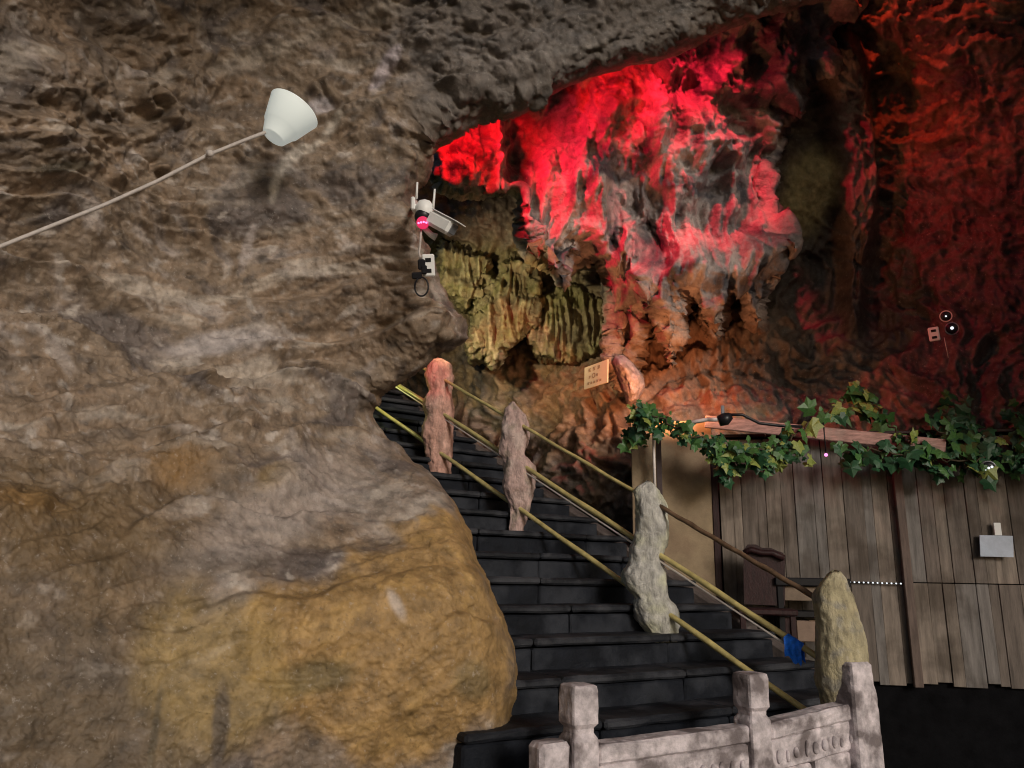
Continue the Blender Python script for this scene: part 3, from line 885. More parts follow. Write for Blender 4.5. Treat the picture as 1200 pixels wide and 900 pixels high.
# blue cloth on the middle pole
_v = P(931, 753, 1) - CAM
c0 = CAM + _v * ((T4 - CAM).dot(SIDE) / _v.dot(SIDE))
bm = bmesh.new()
ax = DRAIL.normalized()
sidev = ax.cross(up).normalized()
if sidev.dot(CAM - c0) < 0: sidev = -sidev
upv = (up - ax * up.dot(ax)).normalized()
prof = [(-.030, -.10), (-.033, -.05), (-.031, 0), (-.02, .024), (0, .031), (.02, .024), (.031, 0), (.034, -.03), (.036, -.06), (.034, -.09), (.037, -.115)]
grid = []
for k, (a_, b_) in enumerate(prof):
    grid.append([bm.verts.new(c0 + ax * ((j / 8 - .5) * .125 + .004 * math.sin(k * 2 + j)) + sidev * (a_ + .006 * math.sin(j * 1.9 + k * .7)) +
                              (upv if b_ > 0 else up) * (b_ + (.012 * math.sin(j * 1.3) if k in (0, 10) else 0))) for j in range(9)])
for a_, b_ in zip(grid, grid[1:]):
    for j in range(8):
        bm.faces.new((a_[j], b_[j], b_[j + 1], a_[j + 1]))
o = link('cloth_wrap', bm_mesh(bm, 'cloth_wrap', True), M_BLUE)
tag(o, 'bright blue cloth wrapped round the middle rail near the lowest post', 'cloth')

# ------------------------------------------------------------------ white stone balustrade
bal = empty('stone_balustrade', (PL.x, PL.y, 0), 'weathered white carved stone balustrade in front of the stairs', 'balustrade')


def ztop(px, py, d):
    return P(px, py, d).z


def bal_post(t, zt, w_, tilt=0.0, name='post', taper=0.0, head=True):
    ctr = Vector((PL.x, PL.y, 0)) + BD * t
    bm = bmesh.new()
    prof = [(0, w_ / 2 * (1 + taper)), (zt - .255, w_ / 2 * 1.02), (zt - .245, w_ / 2 * .98), (zt - .222, w_ / 2 * .78), (zt - .20, w_ / 2 * .78), (zt - .178, w_ / 2), (zt - .03, w_ / 2 * 1.0), (zt - .006, w_ / 2 * .93), (zt, w_ / 2 * .8)]
    if not head:
        prof = [(0, w_ / 2 * (1 + taper)), (zt - .16, w_ / 2 * 1.06), (zt - .13, w_ / 2 * .98), (zt - .02, w_ / 2 * .95), (zt, w_ / 2 * .8)]
    zs = []
    for (za, ra), (zb, rb) in zip(prof, prof[1:]):
        nn = max(1, int((zb - za) / .03))
        for k in range(nn):
            zs.append((za + (zb - za) * k / nn, ra + (rb - ra) * k / nn))
    zs.append(prof[-1])
    rings = []
    m = 8
    for z, r in zs:
        ring = []
        for q in range(4):
            a0 = [(-1, -1), (1, -1), (1, 1), (-1, 1)][q]; a1 = [(-1, -1), (1, -1), (1, 1), (-1, 1)][(q + 1) % 4]
            for k in range(m):
                u = a0[0] + (a1[0] - a0[0]) * k / m; v = a0[1] + (a1[1] - a0[1]) * k / m
                if k == 0: u *= .93; v *= .93
                ring.append(bm.verts.new(ctr + BD * (u * r + tilt * z) + BN * (v * r) + up * z))
        rings.append(ring)
    for a, b in zip(rings, rings[1:]):
        for k in range(4 * m):
            bm.faces.new((a[k], a[(k + 1) % (4 * m)], b[(k + 1) % (4 * m)], b[k]))
    bm.faces.new(rings[-1])
    erode(bm, .006, 22, t * 3)
    return link(name, bm_mesh(bm, name), M_MARBLE, bal)


tm = .573 * BLEN
bal_post(0, ztop(678, 803, 3.8) , .15)
bal_post(tm, ztop(880, 790, 4.31), .15)
bal_post(BLEN - .02, ztop(1003, 776, 4.72), .20, 0, 'post', .25, False)


def bal_panel(t0, t1, za, zb, name='panel'):
    """solid panel under a capping rail, its field sunk and pierced by a row of drop-shaped openings."""
    L = t1 - t0
    o0 = Vector((PL.x, PL.y, 0)) + BD * (t0 + t1) / 2
    sl = (BD * L + up * (zb - za)).normalized(); zc = (za + zb) / 2
    nrm = BN.cross(sl) * -1
    if nrm.z < 0: nrm = -nrm
    bm = bmesh.new()
    slab_grid(bm, o0 + up * (zc - .045), sl, BN, nrm, L, .13, .09, 8)
    erode(bm, .01, 16, t0 + 2)
    root = link('capping_rail', bm_mesh(bm, 'capping_rail'), M_MARBLE, bal)
    bm = bmesh.new()
    slab_grid(bm, o0 + up * (zc - .09 - .085), sl, BN, nrm, L, .10, .17, 8)
    erode(bm, .012, 18, t0 + 7)
    # solid carved field under it, broken by a few narrow drop-shaped gaps
    nn = max(2, int(L / .30))
    for k in range(nn):
        x = -L / 2 + L * (k + .5) / nn
        c = o0 + BD * x + up * (zc + (zb - za) * x / L - .15 - .07)
        box(bm, c - up * .11, BD, BN, up, L / nn - .035, .085, .15, .012)
    box(bm, o0 + up * (zc - .41 - .06), sl, BN, nrm, L, .10, .13, .01)
    box(bm, o0 + up * ((zc - .52) / 2 - .01), BD, BN, up, L, .08, zc - .52, .01)
    pn = link(name, bm_mesh(bm, name, False), M_MARBLE, bal)
    # raised irregular carving on the face
    for k in range(int(L / .075)):
        x = -L / 2 + .06 + k * .075 + random.uniform(-.015, .015)
        bm = bmesh.new()
        c = o0 + BD * x + BN * .055 + up * (zc + (zb - za) * x / L - .19 + random.uniform(-.01, .01))
        bmesh.ops.create_icosphere(bm, subdivisions=2, radius=1, matrix=Matrix.Translation(c) @ Matrix(((BD.x, BN.x, 0), (BD.y, BN.y, 0), (0, 0, 1))).to_4x4() @ Matrix.Diagonal((random.uniform(.012, .026), .014, random.uniform(.025, .05), 1)))
        cv = bpy.data.objects.new('carving', bm_mesh(bm, 'carving', True)); COL.objects.link(cv); cv.data.materials.append(M_MARBLE)
        cv.parent = pn; cv.matrix_parent_inverse = pn.matrix_world.inverted()
    return pn


bal_panel(.08, tm - .08, ztop(704, 868, 3.88), ztop(857, 850, 4.25))
bal_panel(tm + .08, BLEN - .09, ztop(908, 846, 4.36), ztop(1000, 824, 4.68))
# low scrolled end block left of the first post
bm = bmesh.new()
c = Vector((PL.x, PL.y, 0)) - BD * .17
zt = ztop(640, 868, 3.72)
slab_grid(bm, c + up * (zt / 2), BD, BN, up, .17, .14, zt, 5, .02)
erode(bm, .014, 14, 3)
link('end_block', bm_mesh(bm, 'end_block'), M_MARBLE, bal)

# ------------------------------------------------------------------ hut: plank wall, plaster panel, board
WA = P(846, 640, 7.25); WB = P(1360, 640, 6.55)
WD = Vector((WB.x - WA.x, WB.y - WA.y, 0)); WL = WD.length; WD.normalize()
WN = Vector((WD.y, -WD.x, 0))
W0 = Vector((WA.x, WA.y, 0))


def wall_pt(px, py, off=0.0):
    v = P(px, py, 1) - CAM
    t = (W0 + WN * off - CAM).dot(WN) / v.dot(WN)
    return CAM + v * t


hut = empty('wooden_hut', W0, 'low hut with weathered plank front and tan plaster side under ivy', 'hut')
PLM = [mat('weathered_plank', c, rough=.75, noise=.45, nscale=5, bump=.5, bscale=14, bdist=.006, stretch=(5, 5, .5), dirt=(.05, .035, .024), dirtamt=.55)
       for c in ((.19, .158, .132), (.145, .12, .103), (.23, .19, .158), (.175, .16, .15))]
zbot, ztopw = wall_pt(1100, 806).z, 2.92
zseam = wall_pt(1120, 684).z
x = 0.0
xb = (wall_pt(1058, 640) - W0).dot(WD)
while x < WL:
    wd = random.choice((.08, .09, .10, .12, .14, .17))
    xm = (x + wd / 2)
    right = xm > xb
    pieces = [(zbot, zseam), (zseam, ztopw)] if right else [(zbot, ztopw)]
    for (z0, z1) in pieces:
        jit = random.uniform(0, .05) if z0 == zbot else 0
        z0 = z0 + (jit if z0 == zbot else .004)
        off = random.uniform(-.008, .008)
        bm = bmesh.new()
        tilt = random.uniform(-.004, .004)
        c = W0 + WD * xm + WN * off + up * ((z0 + z1) / 2)
        az = (up + WD * tilt).normalized()
        box(bm, c, WD, WN, az, wd - random.uniform(.001, .004), .03, z1 - z0 - .004, .003)
        link('plank', bm_mesh(bm, 'plank'), random.choice(PLM), hut)
    x += wd
bm = bmesh.new()
box(bm, W0 + WD * xb + WN * .045 + up * ((zbot + ztopw) / 2), WD, WN, up, .075, .05, ztopw - zbot, .006)
link('batten', bm_mesh(bm, 'batten'), mat('batten_wood', (.13, .095, .08), noise=.4, nscale=6, stretch=(5, 5, .5)), hut)
bm = bmesh.new()
box(bm, W0 + WD * (WL / 2) - WN * .06 + up * 1.45, WD, WN, up, WL, .05, 2.88, 0)
link('backing', bm_mesh(bm, 'backing'), mat('black_board', (.006, .006, .007), rough=.95, spec=.05, noise=.4), hut)  # near-black board behind and below the planks
# dark shelf line on the left of the wall
pa, pb = wall_pt(905, 684, .12), wall_pt(990, 682, .12)
# plaster panel
TL = P(741, 600, 7.45); TR = P(838, 600, 7.28)
TDv = Vector((TR.x - TL.x, TR.y - TL.y, 0)); TLn = TDv.length; TDv.normalize(); TN = Vector((TDv.y, -TDv.x, 0))
ztp = P(790, 488, 7.36).z
bm = bmesh.new()
box(bm, Vector((TL.x, TL.y, 0)) + TDv * (TLn / 2) - TN * .05 + up * (ztp / 2 + .2), TDv, TN, up, TLn, .1, ztp - .4, .006)
link('plaster_panel', bm_mesh(bm, 'plaster_panel'), M_PLASTER, hut)
bm = bmesh.new()
box(bm, W0 - WD * .045 + WN * .0 + up * 1.55, WD, WN, up, .06, .14, 2.75, .006)
link('corner_post', bm_mesh(bm, 'corner_post'), M_DWOOD, hut)
bm = bmesh.new()
pA = P(772, 530, 7.37)
box(bm, Vector((pA.x, pA.y, 2.3)) + TN * .012, TDv, TN, up, .05, .03, 1.3, .004)
link('cover_strip', bm_mesh(bm, 'cover_strip'), mat('dark_strip', (.07, .05, .05), noise=.3), hut)
# roof boards and the pinkish fascia board
bA, bB = wall_pt(826, 494, .14), wall_pt(1108, 523, .22)
ax = (bB - bA); bl = ax.length; ax.normalize()
bn = WN; bz = bn.cross(ax) * -1
if bz.z < 0: bz = -bz
bm = bmesh.new(); box(bm, (bA + bB) / 2, ax, bn, bz, bl, .04, .12, .006)
link('fascia_board', bm_mesh(bm, 'fascia_board'), M_PINKW, hut)
for k in range(8):
    bm = bmesh.new()
    box(bm, W0 + WD * (WL * (k + .5) / 8) - WN * .72 + up * (2.96 + random.uniform(-.006, .006)), WD, WN, up, WL / 8 - .01, 1.5, .03, .004)
    link('roof_board', bm_mesh(bm, 'roof_board'), M_DWOOD, hut)

# white pipes on the panel and the roof edge
bm = bmesh.new(); a, b = P(765.5, 500, 7.3), P(767, 580, 7.3)
tube(bm, [Vector((a.x, a.y, a.z)), Vector((a.x, a.y, b.z))], .013, 10)
tag(link('pipe', bm_mesh(bm, 'pipe', True), M_PIPE), 'upright white pipe on the tan plaster behind the third post', 'pipe', 'white pipes on the hut')
bm = bmesh.new(); a, b = P(806, 496, 7.2), P(852, 492, 7.15)
tube(bm, [a, a.lerp(b, .5) + up * .02, b], .02, 10)
tag(link('pipe', bm_mesh(bm, 'pipe', True), M_PIPE), 'short white pipe lying on the ivy left of the board', 'pipe', 'white pipes on the hut')

# dark clamp lamp on the board
k0 = P(850, 491, 7.0)
cl = empty('clamp_lamp', k0, 'small dark clamp lamp with black cable where board meets ivy', 'lamp')
bm = bmesh.new()
tube(bm, [k0 + WD * -.06 + up * -.02, k0 + WD * .0 + up * .0, k0 + WD * .05 + up * .03], [.05, .06, .035], 12)
link('housing', bm_mesh(bm, 'housing', True), M_DARK, cl)
bm = bmesh.new(); box(bm, k0 + up * .08 - WD * .02, WD, WN, up, .03, .03, .09, .004)
link('clamp', bm_mesh(bm, 'clamp'), M_GREY, cl)
bm = bmesh.new(); tube(bm, [P(852, 486, 7.0), P(870, 486, 7.0), P(890, 496, 7.0), P(915, 499, 7.0), P(940, 500, 7.0)], .014, 6)
link('cable', bm_mesh(bm, 'cable', True), M_DARK, cl)

# carved chair and table behind the railing
ch = empty('carved_chair', wall_pt(893, 700, .35), 'dark red carved chair with scalloped back before the plank wall', 'chair')
cw = lambda px, py, off=.35: wall_pt(px, py, off)
bm = bmesh.new()
outl = [(872, 708), (871, 645), (876, 638), (886, 638), (893, 642), (903, 642), (910, 645), (918, 648), (920, 655), (920, 710)]
fr = [bm.verts.new(cw(*q)) for q in outl]; bk = [bm.verts.new(cw(*q, .30)) for q in outl]
bm.faces.new(fr); bm.faces.new(bk[::-1])
for k in range(len(fr)):
    bm.faces.new((fr[k], bk[k], bk[(k + 1) % len(fr)], fr[(k + 1) % len(fr)]))
link('chair_back', bm_mesh(bm, 'chair_back'), M_DWOOD, ch)
bm = bmesh.new()
tube(bm, [cw(x_, y_, .38) for x_, y_ in ((872, 648), (880, 644), (893, 648), (905, 648), (919, 654))], .028, 8)
link('crest_rail', bm_mesh(bm, 'crest_rail', True), M_DWOOD, ch)
s0 = cw(896, 716, .5)
bm = bmesh.new(); box(bm, s0, WD, WN, up, .48, .45, .05, .01); link('seat', bm_mesh(bm, 'seat'), M_DWOOD, ch)
for i_ in (-1, 1):
    for j_ in (-1, 1):
        bm = bmesh.new(); q = s0 + WD * (.2 * i_) + WN * (.18 * j_)
        box(bm, Vector((q.x, q.y, (s0.z - .03) / 2)), WD, WN, up, .045, .045, s0.z - .03, .005)
        link('leg', bm_mesh(bm, 'leg'), M_DWOOD, ch)
tb = empty('small_table', wall_pt(950, 700, .2), 'dark narrow table with tan front against the planks behind the lowest post', 'table')
t0 = wall_pt(948, 682, .2)
bm = bmesh.new(); box(bm, t0, WD, WN, up, .62, .38, .07, .008); link('tabletop', bm_mesh(bm, 'tabletop'), M_DARK, tb)
bm = bmesh.new(); box(bm, t0 + WN * .12 + up * -.1, WD, WN, up, .56, .03, .12, .004); link('apron', bm_mesh(bm, 'apron'), mat('tan_board', (.2, .15, .11), noise=.25), tb)
bm = bmesh.new(); box(bm, t0 + WN * .02 + up * -.27, WD, WN, up, .58, .34, .05, .004); link('shelf', bm_mesh(bm, 'shelf'), M_DARK, tb)
for i_ in (-1, 1):
    for j_ in (-1, 1):
        bm = bmesh.new(); q = t0 + WD * (.27 * i_) + WN * (.14 * j_)
        box(bm, Vector((q.x, q.y, (t0.z - .04) / 2)), WD, WN, up, .05, .05, t0.z - .04, .005)
        link('leg', bm_mesh(bm, 'leg'), M_DARK, tb)
bm = bmesh.new(); q = wall_pt(950, 739, .3)
box(bm, q, WD, WN, up, .26, .22, .17, .006)
ct = empty('carton', q - up * .085, 'small tan carton under the dark table left of the lowest post', 'carton')
link('body', bm_mesh(bm, 'body'), mat('cardboard', (.24, .17, .13), noise=.15), ct)
bm = bmesh.new(); box(bm, q + up * .088, WD, WN, up, .05, .225, .004, 0)
link('tape', bm_mesh(bm, 'tape'), mat('brown_tape', (.2, .13, .08), rough=.3), ct)

# row of small lit bulbs
le = empty('light_string', wall_pt(1026, 683, .05), 'short row of tiny white lights on the planks right of lowest post', 'string light')
a, b = wall_pt(993, 682, .05), wall_pt(1058, 684, .05)
bm = bmesh.new(); tube(bm, [a, b], .006, 6); link('wire', bm_mesh(bm, 'wire', True), M_DARK, le)
bm = bmesh.new(); bmesh.ops.create_icosphere(bm, subdivisions=1, radius=.008)
lm = bm_mesh(bm, 'bulb', True); lm.materials.append(M_LED)
for k in range(12):
    o = bpy.data.objects.new('bulb', lm); COL.objects.link(o); o.parent = le
    o.location = a.lerp(b, (k + .5) / 12) + WN * .012 - le.location

# plate hanging on the planks
hp = empty('hanging_plate', wall_pt(1168, 640, .05), 'blank bluish-grey plate hanging by a tab on the planks', 'plate')
bm = bmesh.new()
cs = [wall_pt(1148, 627, .07), wall_pt(1187, 628, .07), wall_pt(1188, 653, .09), wall_pt(1149, 652, .09)]
fr = [bm.verts.new(c) for c in cs]; bk = [bm.verts.new(c - WN * .012) for c in cs]
bm.faces.new(fr); bm.faces.new(bk[::-1])
for k in range(4): bm.faces.new((fr[k], bk[k], bk[(k + 1) % 4], fr[(k + 1) % 4]))
link('board', bm_mesh(bm, 'board'), M_PLATE, hp)
bm = bmesh.new(); c = wall_pt(1169, 620, .065); box(bm, c, WD, WN, up, .058, .012, .11, .003)
link('tab', bm_mesh(bm, 'tab'), M_WHITE, hp)


def ring(bm, c, n, R, r, seg=24, sub=8):
    n = n.normalized(); s = n.cross(Vector((0, 0, 1))).normalized(); t = s.cross(n)
    rows = []
    for k in range(seg):
        a = 2 * math.pi * k / seg; d = s * math.cos(a) + t * math.sin(a)
        rows.append([bm.verts.new(c + d * (R + r * math.cos(b)) + n * (r * math.sin(b))) for b in [2 * math.pi * j / sub for j in range(sub)]])
    for k in range(seg):
        for j in range(sub):
            bm.faces.new((rows[k][j], rows[(k + 1) % seg][j], rows[(k + 1) % seg][(j + 1) % sub], rows[k][(j + 1) % sub]))


def disc_dome(bm, c, n, R, h, seg=24, rings=5):
    n = n.normalized(); s = n.cross(Vector((0, 0, 1))).normalized(); t = s.cross(n)
    prev = None
    for k in range(rings + 1):
        a = math.pi / 2 * k / rings
        rr, hh = R * math.cos(a), h * math.sin(a)
        if k == rings:
            v = bm.verts.new(c + n * hh)
            for i_ in range(seg): bm.faces.new((prev[i_], prev[(i_ + 1) % seg], v))
            break
        cur = [bm.verts.new(c + n * hh + (s * math.cos(2 * math.pi * i_ / seg) + t * math.sin(2 * math.pi * i_ / seg)) * rr) for i_ in range(seg)]
        if prev:
            for i_ in range(seg): bm.faces.new((prev[i_], prev[(i_ + 1) % seg], cur[(i_ + 1) % seg], cur[i_]))
        prev = cur


def round_lamp(c, n, R, leds, lab, group=None, dim=False):
    n = n.normalized()
    e = empty('round_lamp', c, lab, 'lamp', group)
    bm = bmesh.new(); tube(bm, [c - n * .12, c - n * .005], R * .95, 20); link('housing', bm_mesh(bm, 'housing', True), M_DARK, e)
    bm = bmesh.new(); ring(bm, c, n, R, R * .10); link('bezel', bm_mesh(bm, 'bezel', True), M_PIPE if not dim else M_GREY, e)
    bm = bmesh.new(); disc_dome(bm, c, n, R * .9, R * .3); link('lens', bm_mesh(bm, 'lens', True), M_DARK, e)
    s = n.cross(Vector((0, 0, 1))).normalized(); t = s.cross(n)
    for u, v, r in leds:
        bm = bmesh.new()
        bmesh.ops.create_icosphere(bm, subdivisions=2, radius=r, matrix=Matrix.Translation(c + n * R * .3 + s * (u * R) + t * (v * R)))
        link('led', bm_mesh(bm, 'led', True), M_LED, e)
    return e


cdir = lambda c: (CAM - c)
c = wall_pt(1158, 549, .36)
round_lamp(c, WN + Vector((-.1, 0, -.25)), .062, [(-.4, .25, .011), (.0, .1, .011), (.4, -.05, .011)], 'round glass lamp with three white points at the ivy edge', dim=True)
c = P(1108.5, 370.5, 7.55)
round_lamp(c, cdir(c), .052, [(0, 0, .009)], 'pale-ringed round lamp above the small white socket box', 'round lamps on the red rock')
c = P(1115.5, 385, 7.5)
round_lamp(c, cdir(c) + Vector((-.6, 0, -.6)), .058, [(-.05, .1, .016)], 'dark round lamp with one bright glint beside the socket box', 'round lamps on the red rock', dim=True)  # the glint on the glass is drawn as a small glowing dot


def plug_box(c, n, tilt, W, H, name, lab, cat):
    n = n.normalized(); s = up.cross(n).normalized(); t = n.cross(s)
    s2 = s * math.cos(tilt) + t * math.sin(tilt); t2 = t * math.cos(tilt) - s * math.sin(tilt)
    e = empty(name, c, lab, cat)
    bm = bmesh.new(); box(bm, c, s2, t2, n, W, H, .05, .008); link('case', bm_mesh(bm, 'case'), M_WHITE, e)
    for k in (-1, 1):
        bm = bmesh.new(); box(bm, c + n * .026 + t2 * (k * H * .24), s2, t2, n, W * .45, H * .18, .006, .001)
        link('socket', bm_mesh(bm, 'socket'), M_DARK, e)
    return e, s2, t2


c = P(1094.5, 391.5, 7.5)
e, s2, t2 = plug_box(c, cdir(c), .05, .095, .135, 'socket_box', 'small white socket box on the dark red rock', 'socket')
bm = bmesh.new(); tube(bm, [c + s2 * .08 - t2 * .05, c + s2 * .085 - t2 * .25], .004, 6)
link('wire', bm_mesh(bm, 'wire', True), M_CORD, e)

# magenta pilot light
c = wall_pt(968, 533, .3)
pl = empty('pilot_light', c, 'tiny magenta pilot light hanging under the ivy', 'light')
bm = bmesh.new(); bmesh.ops.create_icosphere(bm, subdivisions=2, radius=.016, matrix=Matrix.Translation(c)); link('lens', bm_mesh(bm, 'lens', True), M_PINKLED, pl)
bm = bmesh.new(); tube(bm, [c + up * .012, c + up * .3], .006, 6); link('wire', bm_mesh(bm, 'wire', True), M_DARK, pl)

# ------------------------------------------------------------------ notice board
cs = [P(685, 431, 8.32), P(712, 421, 8.12), P(711.5, 448, 8.1), P(684.5, 456.5, 8.3)]
sg = empty('notice_board', (cs[2] + cs[3]) / 2, 'cream notice board with faded print on the rock by the stairs', 'notice board')
sn = (cs[1] - cs[0]).cross(cs[3] - cs[0]).normalized()
if sn.dot(CAM - cs[0]) < 0: sn = -sn
bm = bmesh.new()
fr = [bm.verts.new(c) for c in cs]; bk = [bm.verts.new(c - sn * .02) for c in cs]
bm.faces.new(fr); bm.faces.new(bk[::-1])
for k in range(4): bm.faces.new((fr[k], bk[k], bk[(k + 1) % 4], fr[(k + 1) % 4]))
link('board', bm_mesh(bm, 'board'), M_SIGN, sg)
bm = bmesh.new()


def on_sign(u, v):
    return cs[0].lerp(cs[1], u).lerp(cs[3].lerp(cs[2], u), v) + sn * .003


def stroke(u0, v0, u1, v1, wd=.012):
    a, b = on_sign(u0, v0), on_sign(u1, v1)
    d = (b - a); l = d.length; d.normalize(); q = sn.cross(d)
    vs = [bm.verts.new(x) for x in (a + q * wd / 4, b + q * wd / 4, b - q * wd / 4, a - q * wd / 4)]
    bm.faces.new(vs)


def glyph(u, v, s):
    for k in range(3):
        y = v - s / 2 + s * (k + .5) / 3 + random.uniform(-.01, .01)
        stroke(u - s * random.uniform(.25, .42), y, u + s * random.uniform(.25, .42), y)
    stroke(u + s * random.uniform(-.2, .2), v - s / 2, u + s * random.uniform(-.2, .2), v + s / 2)


for k in range(3): glyph(.24 + .2 * k, .2, .16)
for k in range(5): glyph(.2 + .13 * k, .8, .11)
for k in (0, 2): glyph(.25 + .16 * k, .52, .11)
pc = [(.42 + .06 * math.cos(t), .5 + .1 * math.sin(t)) for t in [2 * math.pi * k / 14 for k in range(15)]]
for a, b in zip(pc, pc[1:]): stroke(*a, *b, .016)
link('print', bm_mesh(bm, 'print'), M_INK, sg)

# ------------------------------------------------------------------ white lamp shade and its cord
a = (P(310, 153, 4.95), P(331, 169.5, 4.93)); b = (P(324, 110, 5.05), P(365, 148, 5.0))
c0 = (a[0] + a[1]) / 2; c1 = (b[0] + b[1]) / 2
ax = (c1 - c0).normalized()
r0 = (a[0] - a[1]).length / 2; r1 = (b[0] - b[1]).length / 2
sh = empty('cup_lamp', c0, 'white stepped cup-shaped lamp tilted up against the rock wall', 'lamp')


def lathe(bm, prof, c, ax, seg=40):
    s = ax.cross(Vector((0, 1, 0.2))).normalized(); t = ax.cross(s)
    rows = []
    for z, r in prof:
        rows.append([bm.verts.new(c + ax * z + (s * math.cos(2 * math.pi * k / seg) + t * math.sin(2 * math.pi * k / seg)) * r) for k in range(seg)])
    for p0, p1 in zip(rows, rows[1:]):
        for k in range(seg): bm.faces.new((p0[k], p0[(k + 1) % seg], p1[(k + 1) % seg], p1[k]))
    return rows


Lh = (c1 - c0).length
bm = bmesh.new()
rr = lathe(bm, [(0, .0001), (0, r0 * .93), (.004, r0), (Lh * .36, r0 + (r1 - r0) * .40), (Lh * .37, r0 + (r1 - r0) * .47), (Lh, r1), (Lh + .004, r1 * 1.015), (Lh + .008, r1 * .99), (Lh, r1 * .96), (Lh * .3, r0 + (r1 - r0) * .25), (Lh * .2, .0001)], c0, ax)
link('shade', bm_mesh(bm, 'shade', True), mat('white_shade_glow', (.88, .93, .90), rough=.35, spec=.4, noise=.04, bump=0, emit=(.9, 1, .95), estr=.3), sh)  # faint glow added so the unlit shade looks whiter
bm = bmesh.new()
bmesh.ops.create_icosphere(bm, subdivisions=2, radius=r0 * .55, matrix=Matrix.Translation(c0 + ax * Lh * .5))
link('bulb', bm_mesh(bm, 'bulb', True), M_WHITE, sh)
bm = bmesh.new()
cp = [(-330, 400), (-180, 356), (-60, 312), (0, 289), (60, 265), (125, 239), (185, 212), (245, 181), (258, 176), (285, 165), (311, 155)]
pts = [P(x_, y_, 4.0 + .95 * (x_ + 60) / 371 - .05) for x_, y_ in cp]
tube(bm, pts, .0115, 8)
cordo = link('cord', bm_mesh(bm, 'cord', True), M_CORD)
tag(cordo, 'pale cord strung across the left rock wall to the white lamp', 'cord')
bm = bmesh.new(); bmesh.ops.create_icosphere(bm, subdivisions=2, radius=.024, matrix=Matrix.Translation(P(246, 180, 4.7)))
kn = link('knot', bm_mesh(bm, 'knot', True), M_CORD, cordo)

# ------------------------------------------------------------------ security camera and plug box
K = 5.25
sc0 = P(495, 245, K)
scam = empty('security_camera', sc0, 'white security camera with two aerials and a glowing red eye', 'security camera')
X_, Y_, Z_ = CR, -CF, CU


def at(px, py, off=0): return P(px, py, K - off)


bm = bmesh.new(); tube(bm, [at(487, 243, 0), P(484, 244, 5.9)], .022, 8); link('wall_arm', bm_mesh(bm, 'wall_arm', True), M_WHITE, scam)
bm = bmesh.new(); box(bm, at(485.5, 241, -.05), X_, Y_, Z_, .03, .16, .09, .008); link('bracket', bm_mesh(bm, 'bracket'), M_WHITE, scam)
bm = bmesh.new()
lathe(bm, [(-.10, .0001), (-.10, .035), (-.085, .05), (-.03, .060), (0, .064), (.03, .059), (.06, .04), (.074, .0001)], at(497.5, 246), CU.normalized(), 28)
link('dome', bm_mesh(bm, 'dome', True), M_WHITE, scam)
bm = bmesh.new()
fc = at(495.5, 254, .03)
disc_dome(bm, fc - CF * -.0, CAM - fc, .056, .035); link('lens', bm_mesh(bm, 'lens', True), M_DARK, scam)
bm = bmesh.new()
disc_dome(bm, at(495.5, 261, .058), CAM - fc, .043, .01); link('glass', bm_mesh(bm, 'glass', True), M_REDLENS, scam)
for dx in (-5.5, -2.5, .5, 3.5):
    bm = bmesh.new(); bmesh.ops.create_icosphere(bm, subdivisions=1, radius=.008, matrix=Matrix.Translation(at(496 + dx, 260 + abs(dx) * .25, .075)))
    link('led', bm_mesh(bm, 'led', True), M_PINKLED, scam)
for (xa, ya, xb_, yb_) in ((488, 233, 489, 213.5), (507.5, 246, 509.5, 221.5)):
    bm = bmesh.new(); tube(bm, [at(xa, ya, .02), at(xb_, yb_, .02)], [.009, .007], 8); link('aerial', bm_mesh(bm, 'aerial', True), M_WHITE, scam)
# bullet body
b0, b1 = at(505, 255, .02), at(531, 269, .16)
ax = (b1 - b0).normalized(); sdv = ax.cross(up).normalized(); uv = sdv.cross(ax)
bm = bmesh.new(); box(bm, (b0 + b1) / 2, ax, sdv, uv, (b1 - b0).length, .09, .105, .02); link('bullet_body', bm_mesh(bm, 'bullet_body'), M_WHITE, scam)
bm = bmesh.new(); box(bm, (b0 + b1) / 2 + ax * .03 + uv * .056, ax, sdv, uv, (b1 - b0).length + .03, .10, .008, .003); link('visor', bm_mesh(bm, 'visor'), M_WHITE, scam)
bm = bmesh.new(); box(bm, b1 + ax * .002, ax, sdv, uv, .008, .06, .068, .003); link('front_glass', bm_mesh(bm, 'front_glass'), M_GREY, scam)
bm = bmesh.new(); tube(bm, [at(496, 266, -.01), at(505, 275, .0), at(511, 278, .0)], [.02, .02, .026], 10); link('arm', bm_mesh(bm, 'arm', True), M_WHITE, scam)
bm = bmesh.new(); tube(bm, [at(493.5, 268, .02), at(492.5, 284, .02), at(491, 296, .02), at(494, 308, .03)], .008, 8); link('cable', bm_mesh(bm, 'cable', True), M_CORD, scam)
c = at(502, 311, .05)
e, s2, t2 = plug_box(c, cdir(c), .1, .085, .15, 'plug_box', 'white plug box with black plugs hanging below the security camera', 'socket')
for (px_, py_, w_, h_) in ((494, 310, .05, .07), (488.5, 323, .07, .045), (497, 316, .04, .06)):
    bm = bmesh.new(); q = at(px_, py_, .09); box(bm, q, s2, t2, (CAM - q).normalized(), w_, h_, .05, .008); link('plug', bm_mesh(bm, 'plug'), M_DARK, e)
bm = bmesh.new()
tube(bm, [at(494 + 8 * math.sin(t), 336 - 11 * math.cos(t) * 1.0, .09 + .004 * t) for t in [.3 + .3 * k for k in range(40)]], .006, 6)
link('cable_loop', bm_mesh(bm, 'cable_loop', True), M_DARK, e)

# ------------------------------------------------------------------ ivy


